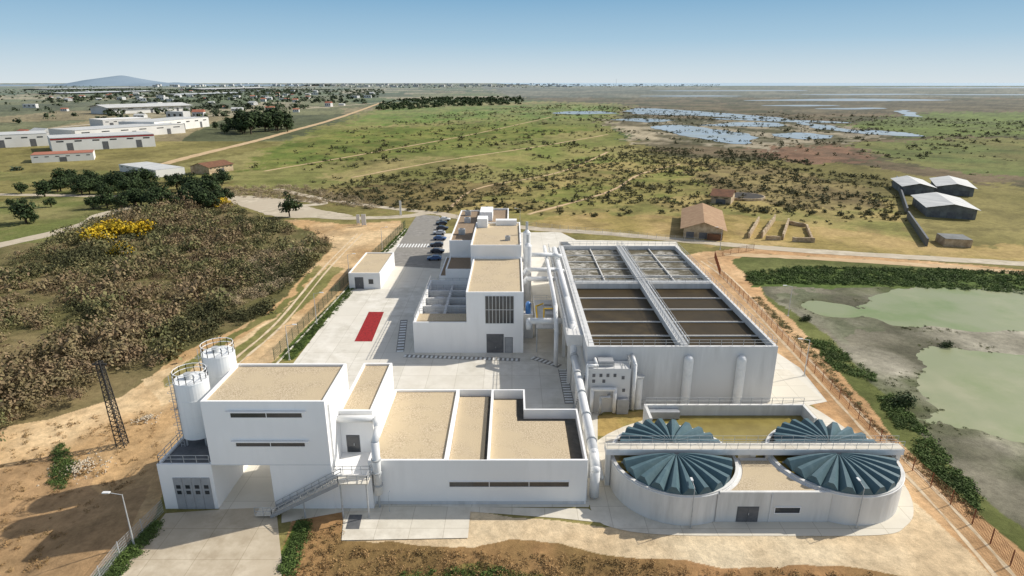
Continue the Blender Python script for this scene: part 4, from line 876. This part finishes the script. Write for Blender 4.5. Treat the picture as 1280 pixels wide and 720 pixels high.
ft=[leaves(40,5,5,4,1.8,s_+60,5,.4) for s_ in range(4)]
fp=sample([(60,112),(480,112),(480,128),(250,150),(60,150)],1500,7,(150,3,.36))+sample([(60,105.8),(900,105.6),(900,109),(60,112)],1900,8,(400,13,.35)); scatter('far_tree_belt',ft,fp,rng.uniform(.8,1.8,len(fp)),'ftree','hazy tree belts between the far fields and the town','trees')
fp=sample([(480,128),(520,124),(650,122),(655,130),(560,134),(470,139)],420,9); scatter('pine_belt',ft,fp,rng.uniform(.8,1.4,len(fp)),'dgreen','dark pine belt across the far green field','trees')
fp=sample([(60,112),(-200,112),(-300,300),(60,240)],350,19,(60,13,.4)); scatter('far_tree_belt',ft,fp,rng.uniform(.6,1.2,len(fp)),'ftree','loose trees beyond the left warehouses','trees')
def tree_proto(name,label,group,m,n,rx,rz,th,seed,leaf,cat='tree'):
    t=thing(name,label,cat,(0,0,0),group); V=leaves(n,rx,rx,rz,leaf,seed,9,0.55,.35); V[...,2]+=th
    tm=B().tube((0,0,-.3),(0,0,th+rz*.9),rx*.1,8,rx*.05)
    for k in range(5):
        a=k*1.26+seed; tm.tube((0,0,th*(.7+.06*k)),(rx*.6*math.cos(a),rx*.6*math.sin(a),th+rz*(.5+.12*k)),rx*.045,5,rx*.02)
    tm.build('trunk','bark',t); me=quadmesh('crown',V,m); c=bpy.data.objects.new('crown',me); C.objects.link(c); c.parent=t; return t
pn=tree_proto('pine_tree','dark pine standing alone at the bend of the road behind the scrub',None,'dgreen',900,3.0,3.4,1.6,3,.42)
x,y=G(362,271); pn.location=(x,y,0); pn.scale=(1,1,1.15)
yb=tree_proto('acacia_bush','x',None,'ylw',1200,3.4,2.5,.2,5,.28,'bush')
ys=[((122,303),1.35,'wide yellow-flowering bush, leftmost big one of the clump'),((146,297),1.6,'yellow-flowering bush at the middle of the clump'),((174,295),1.4,'yellow-flowering bush at the right of the clump'),((152,319),1.0,'small yellow-flowering bush nearest the camera'),((270,259),.85,'yellow-flowering bush by the pale road, left one'),((280,257),.85,'yellow-flowering bush by the pale road, right one')]
for k,(p,s_,l) in enumerate(ys):
    x,y=G(*p)
    if k==0: yb.location=(x,y,0); yb.scale=(s_,)*3; yb['label']=l
    else: copytree(yb,(x,y,0),k*1.3,s_,l)
gt=tree_proto('green_tree','round dark green tree in the belt left of the pale road','dark trees between the warehouses and the scrub','dgreen',900,4.2,3.6,1.5,8,.48)
pp_=[(random.uniform(110,285),random.uniform(228,262)) for _ in range(60)]+[(random.uniform(70,160),random.uniform(222,245)) for _ in range(18)]+[(random.uniform(-60,65),random.uniform(235,290)) for _ in range(12)]
for k,p in enumerate(pp_):
    x,y=G(*p)
    if k==0: gt.location=(x,y,0)
    else: copytree(gt,(x,y,0),random.uniform(0,6),random.uniform(.45,1.15))
t2=tree_proto('pine_tree','dark tall pine in the grove behind the factory row','dark pines in the grove right of the warehouses','dgreen',500,6,6,3,12,1.1)
pp_=[(random.uniform(300,360),random.uniform(157,168)) for _ in range(20)]+[(random.uniform(262,310),random.uniform(158,168)) for _ in range(12)]
for k,p in enumerate(pp_):
    x,y=G(*p)
    if k==0: t2.location=(x,y,0); t2.scale=(1.5,)*3
    else: copytree(t2,(x,y,0),random.uniform(0,6),random.uniform(.9,1.6) if k<20 else random.uniform(.5,.9))
gl=[leaves(70,1.2,1.2,.6,.2,s_+80,5,.3) for s_ in range(5)]
bk=sample([(940,356),(990,354),(1215,362),(1400,378),(1400,345),(1215,338),(1000,333),(930,342)],2300,10,(8,3,.2)); scatter('bank_bushes',gl,bk,rng.uniform(.35,1.0,len(bk)),'green','green bushes along the far bank of the pond','bushes')
bk=sample([(1005,424),(1035,428),(1095,470),(1092,478),(1045,464)],300,11,(5,3,.3))+sample([(1095,498),(1115,494),(1215,605),(1225,640),(1180,610)],480,12,(5,3,.34)); scatter('bank_bushes',gl,bk,rng.uniform(.25,.8,len(bk)),'green','green bushes along the near bank of the pond beside the fence','bushes')
# weedy tufts around the waterline
wt=[];r_=np.random.default_rng(55)
while len(wt)<700:
    q_=np.stack([r_.uniform(60,150,4000),r_.uniform(66,160,4000)],1); zq=zrel(q_[:,0],q_[:,1]); ok=(zq>.045)&(zq<.13)&(fbm(q_[:,0],q_[:,1],9,3)>.5)&(pdist(q_[:,0],q_[:,1])<1.3); wt+=[tuple(p) for p in q_[ok]]
wt=wt[:700]; M['weed']=mat('marsh_weed',S(104,110,66),S(82,88,52),.3,.95,island=.25); scatter('marsh_weeds',gl,wt,rng.uniform(.12,.4,len(wt)),'weed','low dark marsh weeds in the mud along the pond waterline','weeds')
sbm=[quadmesh('pond_shrub',leaves(500,2.8,2.0,1.3,.22,99,7,.35),'dgreen')]
for p,l in (((1122,505),'large dark green shrub standing in the mud at the pond edge'),((1005,400),'small green shrub by the bend of the pond bank'),((1180,433),'small shrub between the two green ponds')):
    x,y=G(*p); o=bpy.data.objects.new('pond_shrub',sbm[0]); C.objects.link(o); o.location=(x,y,0); s_=1.0 if p[0]==1122 else .6; o.scale=(s_,)*3; tag(o,l,'shrub')
hd=sample([(348,449),(505,286),(511,286),(366,450)],900,13); scatter('fence_hedge',gl,hd,rng.uniform(.25,.5,len(hd)),'green','low green plants along the green fence','plants')
gs=[leaves(40,.5,.5,.3,.075,s_+90,5,.3) for s_ in range(5)]
for px_,n,m,l in (([(345,715),(360,690),(375,650),(390,655),(365,720)],300,'green','green grass tufts beside the near driveway'),([(375,670),(425,655),(428,684),(600,688),(720,692),(1000,714),(1100,722),(1100,760),(350,760)],1100,'dry','dry brown weeds on the near embankment'),([(500,708),(620,704),(700,718),(700,740),(480,740)],400,'green','green weeds on the near embankment'),([(120,718),(195,650),(204,656),(140,735)],350,'green','green grass strip beside the near fence'),([(60,520),(190,500),(200,570),(100,640),(60,700),(-100,720),(-100,560)],350,'dry','dry weeds over the bare soil left of the silos'),([(65,555),(75,545),(95,575),(75,600),(60,600)],260,'green','green bushes at the left edge on the bare soil'),([(940,372),(1000,432),(1095,540),(1215,648),(1225,648),(1105,538),(1010,432),(950,372)],420,'scrub2','grassy verge tufts along the rusty fence')):
    q_=sample(px_,n,n); scatter('ground_weeds',gs,q_,rng.uniform(.5,1.4,len(q_)),m,l,'weeds',zz)
for k,(p,s_,l) in enumerate([((100,575),1.8,'long pale rubble heap left of the garage block'),((182,518),.9,'small pale rubble heap beside the lattice mast')]):
    x,y=G(*p); b=B(); r_=random.Random(k)
    for q_ in range(260 if k==0 else 110):
        dx,dy=r_.gauss(0,s_),r_.gauss(0,s_*.8); c_=r_.uniform(.05,.2); zb=zz(x+dx,y+dy)+max(0,.4-.12*(dx*dx+dy*dy)/s_)
        b.ball((x+dx,y+dy,zb),c_,5)
    o=b.build('rubble_heap','stonepile'); tag(o,l,'rubble',None,'stuff')
print('done')
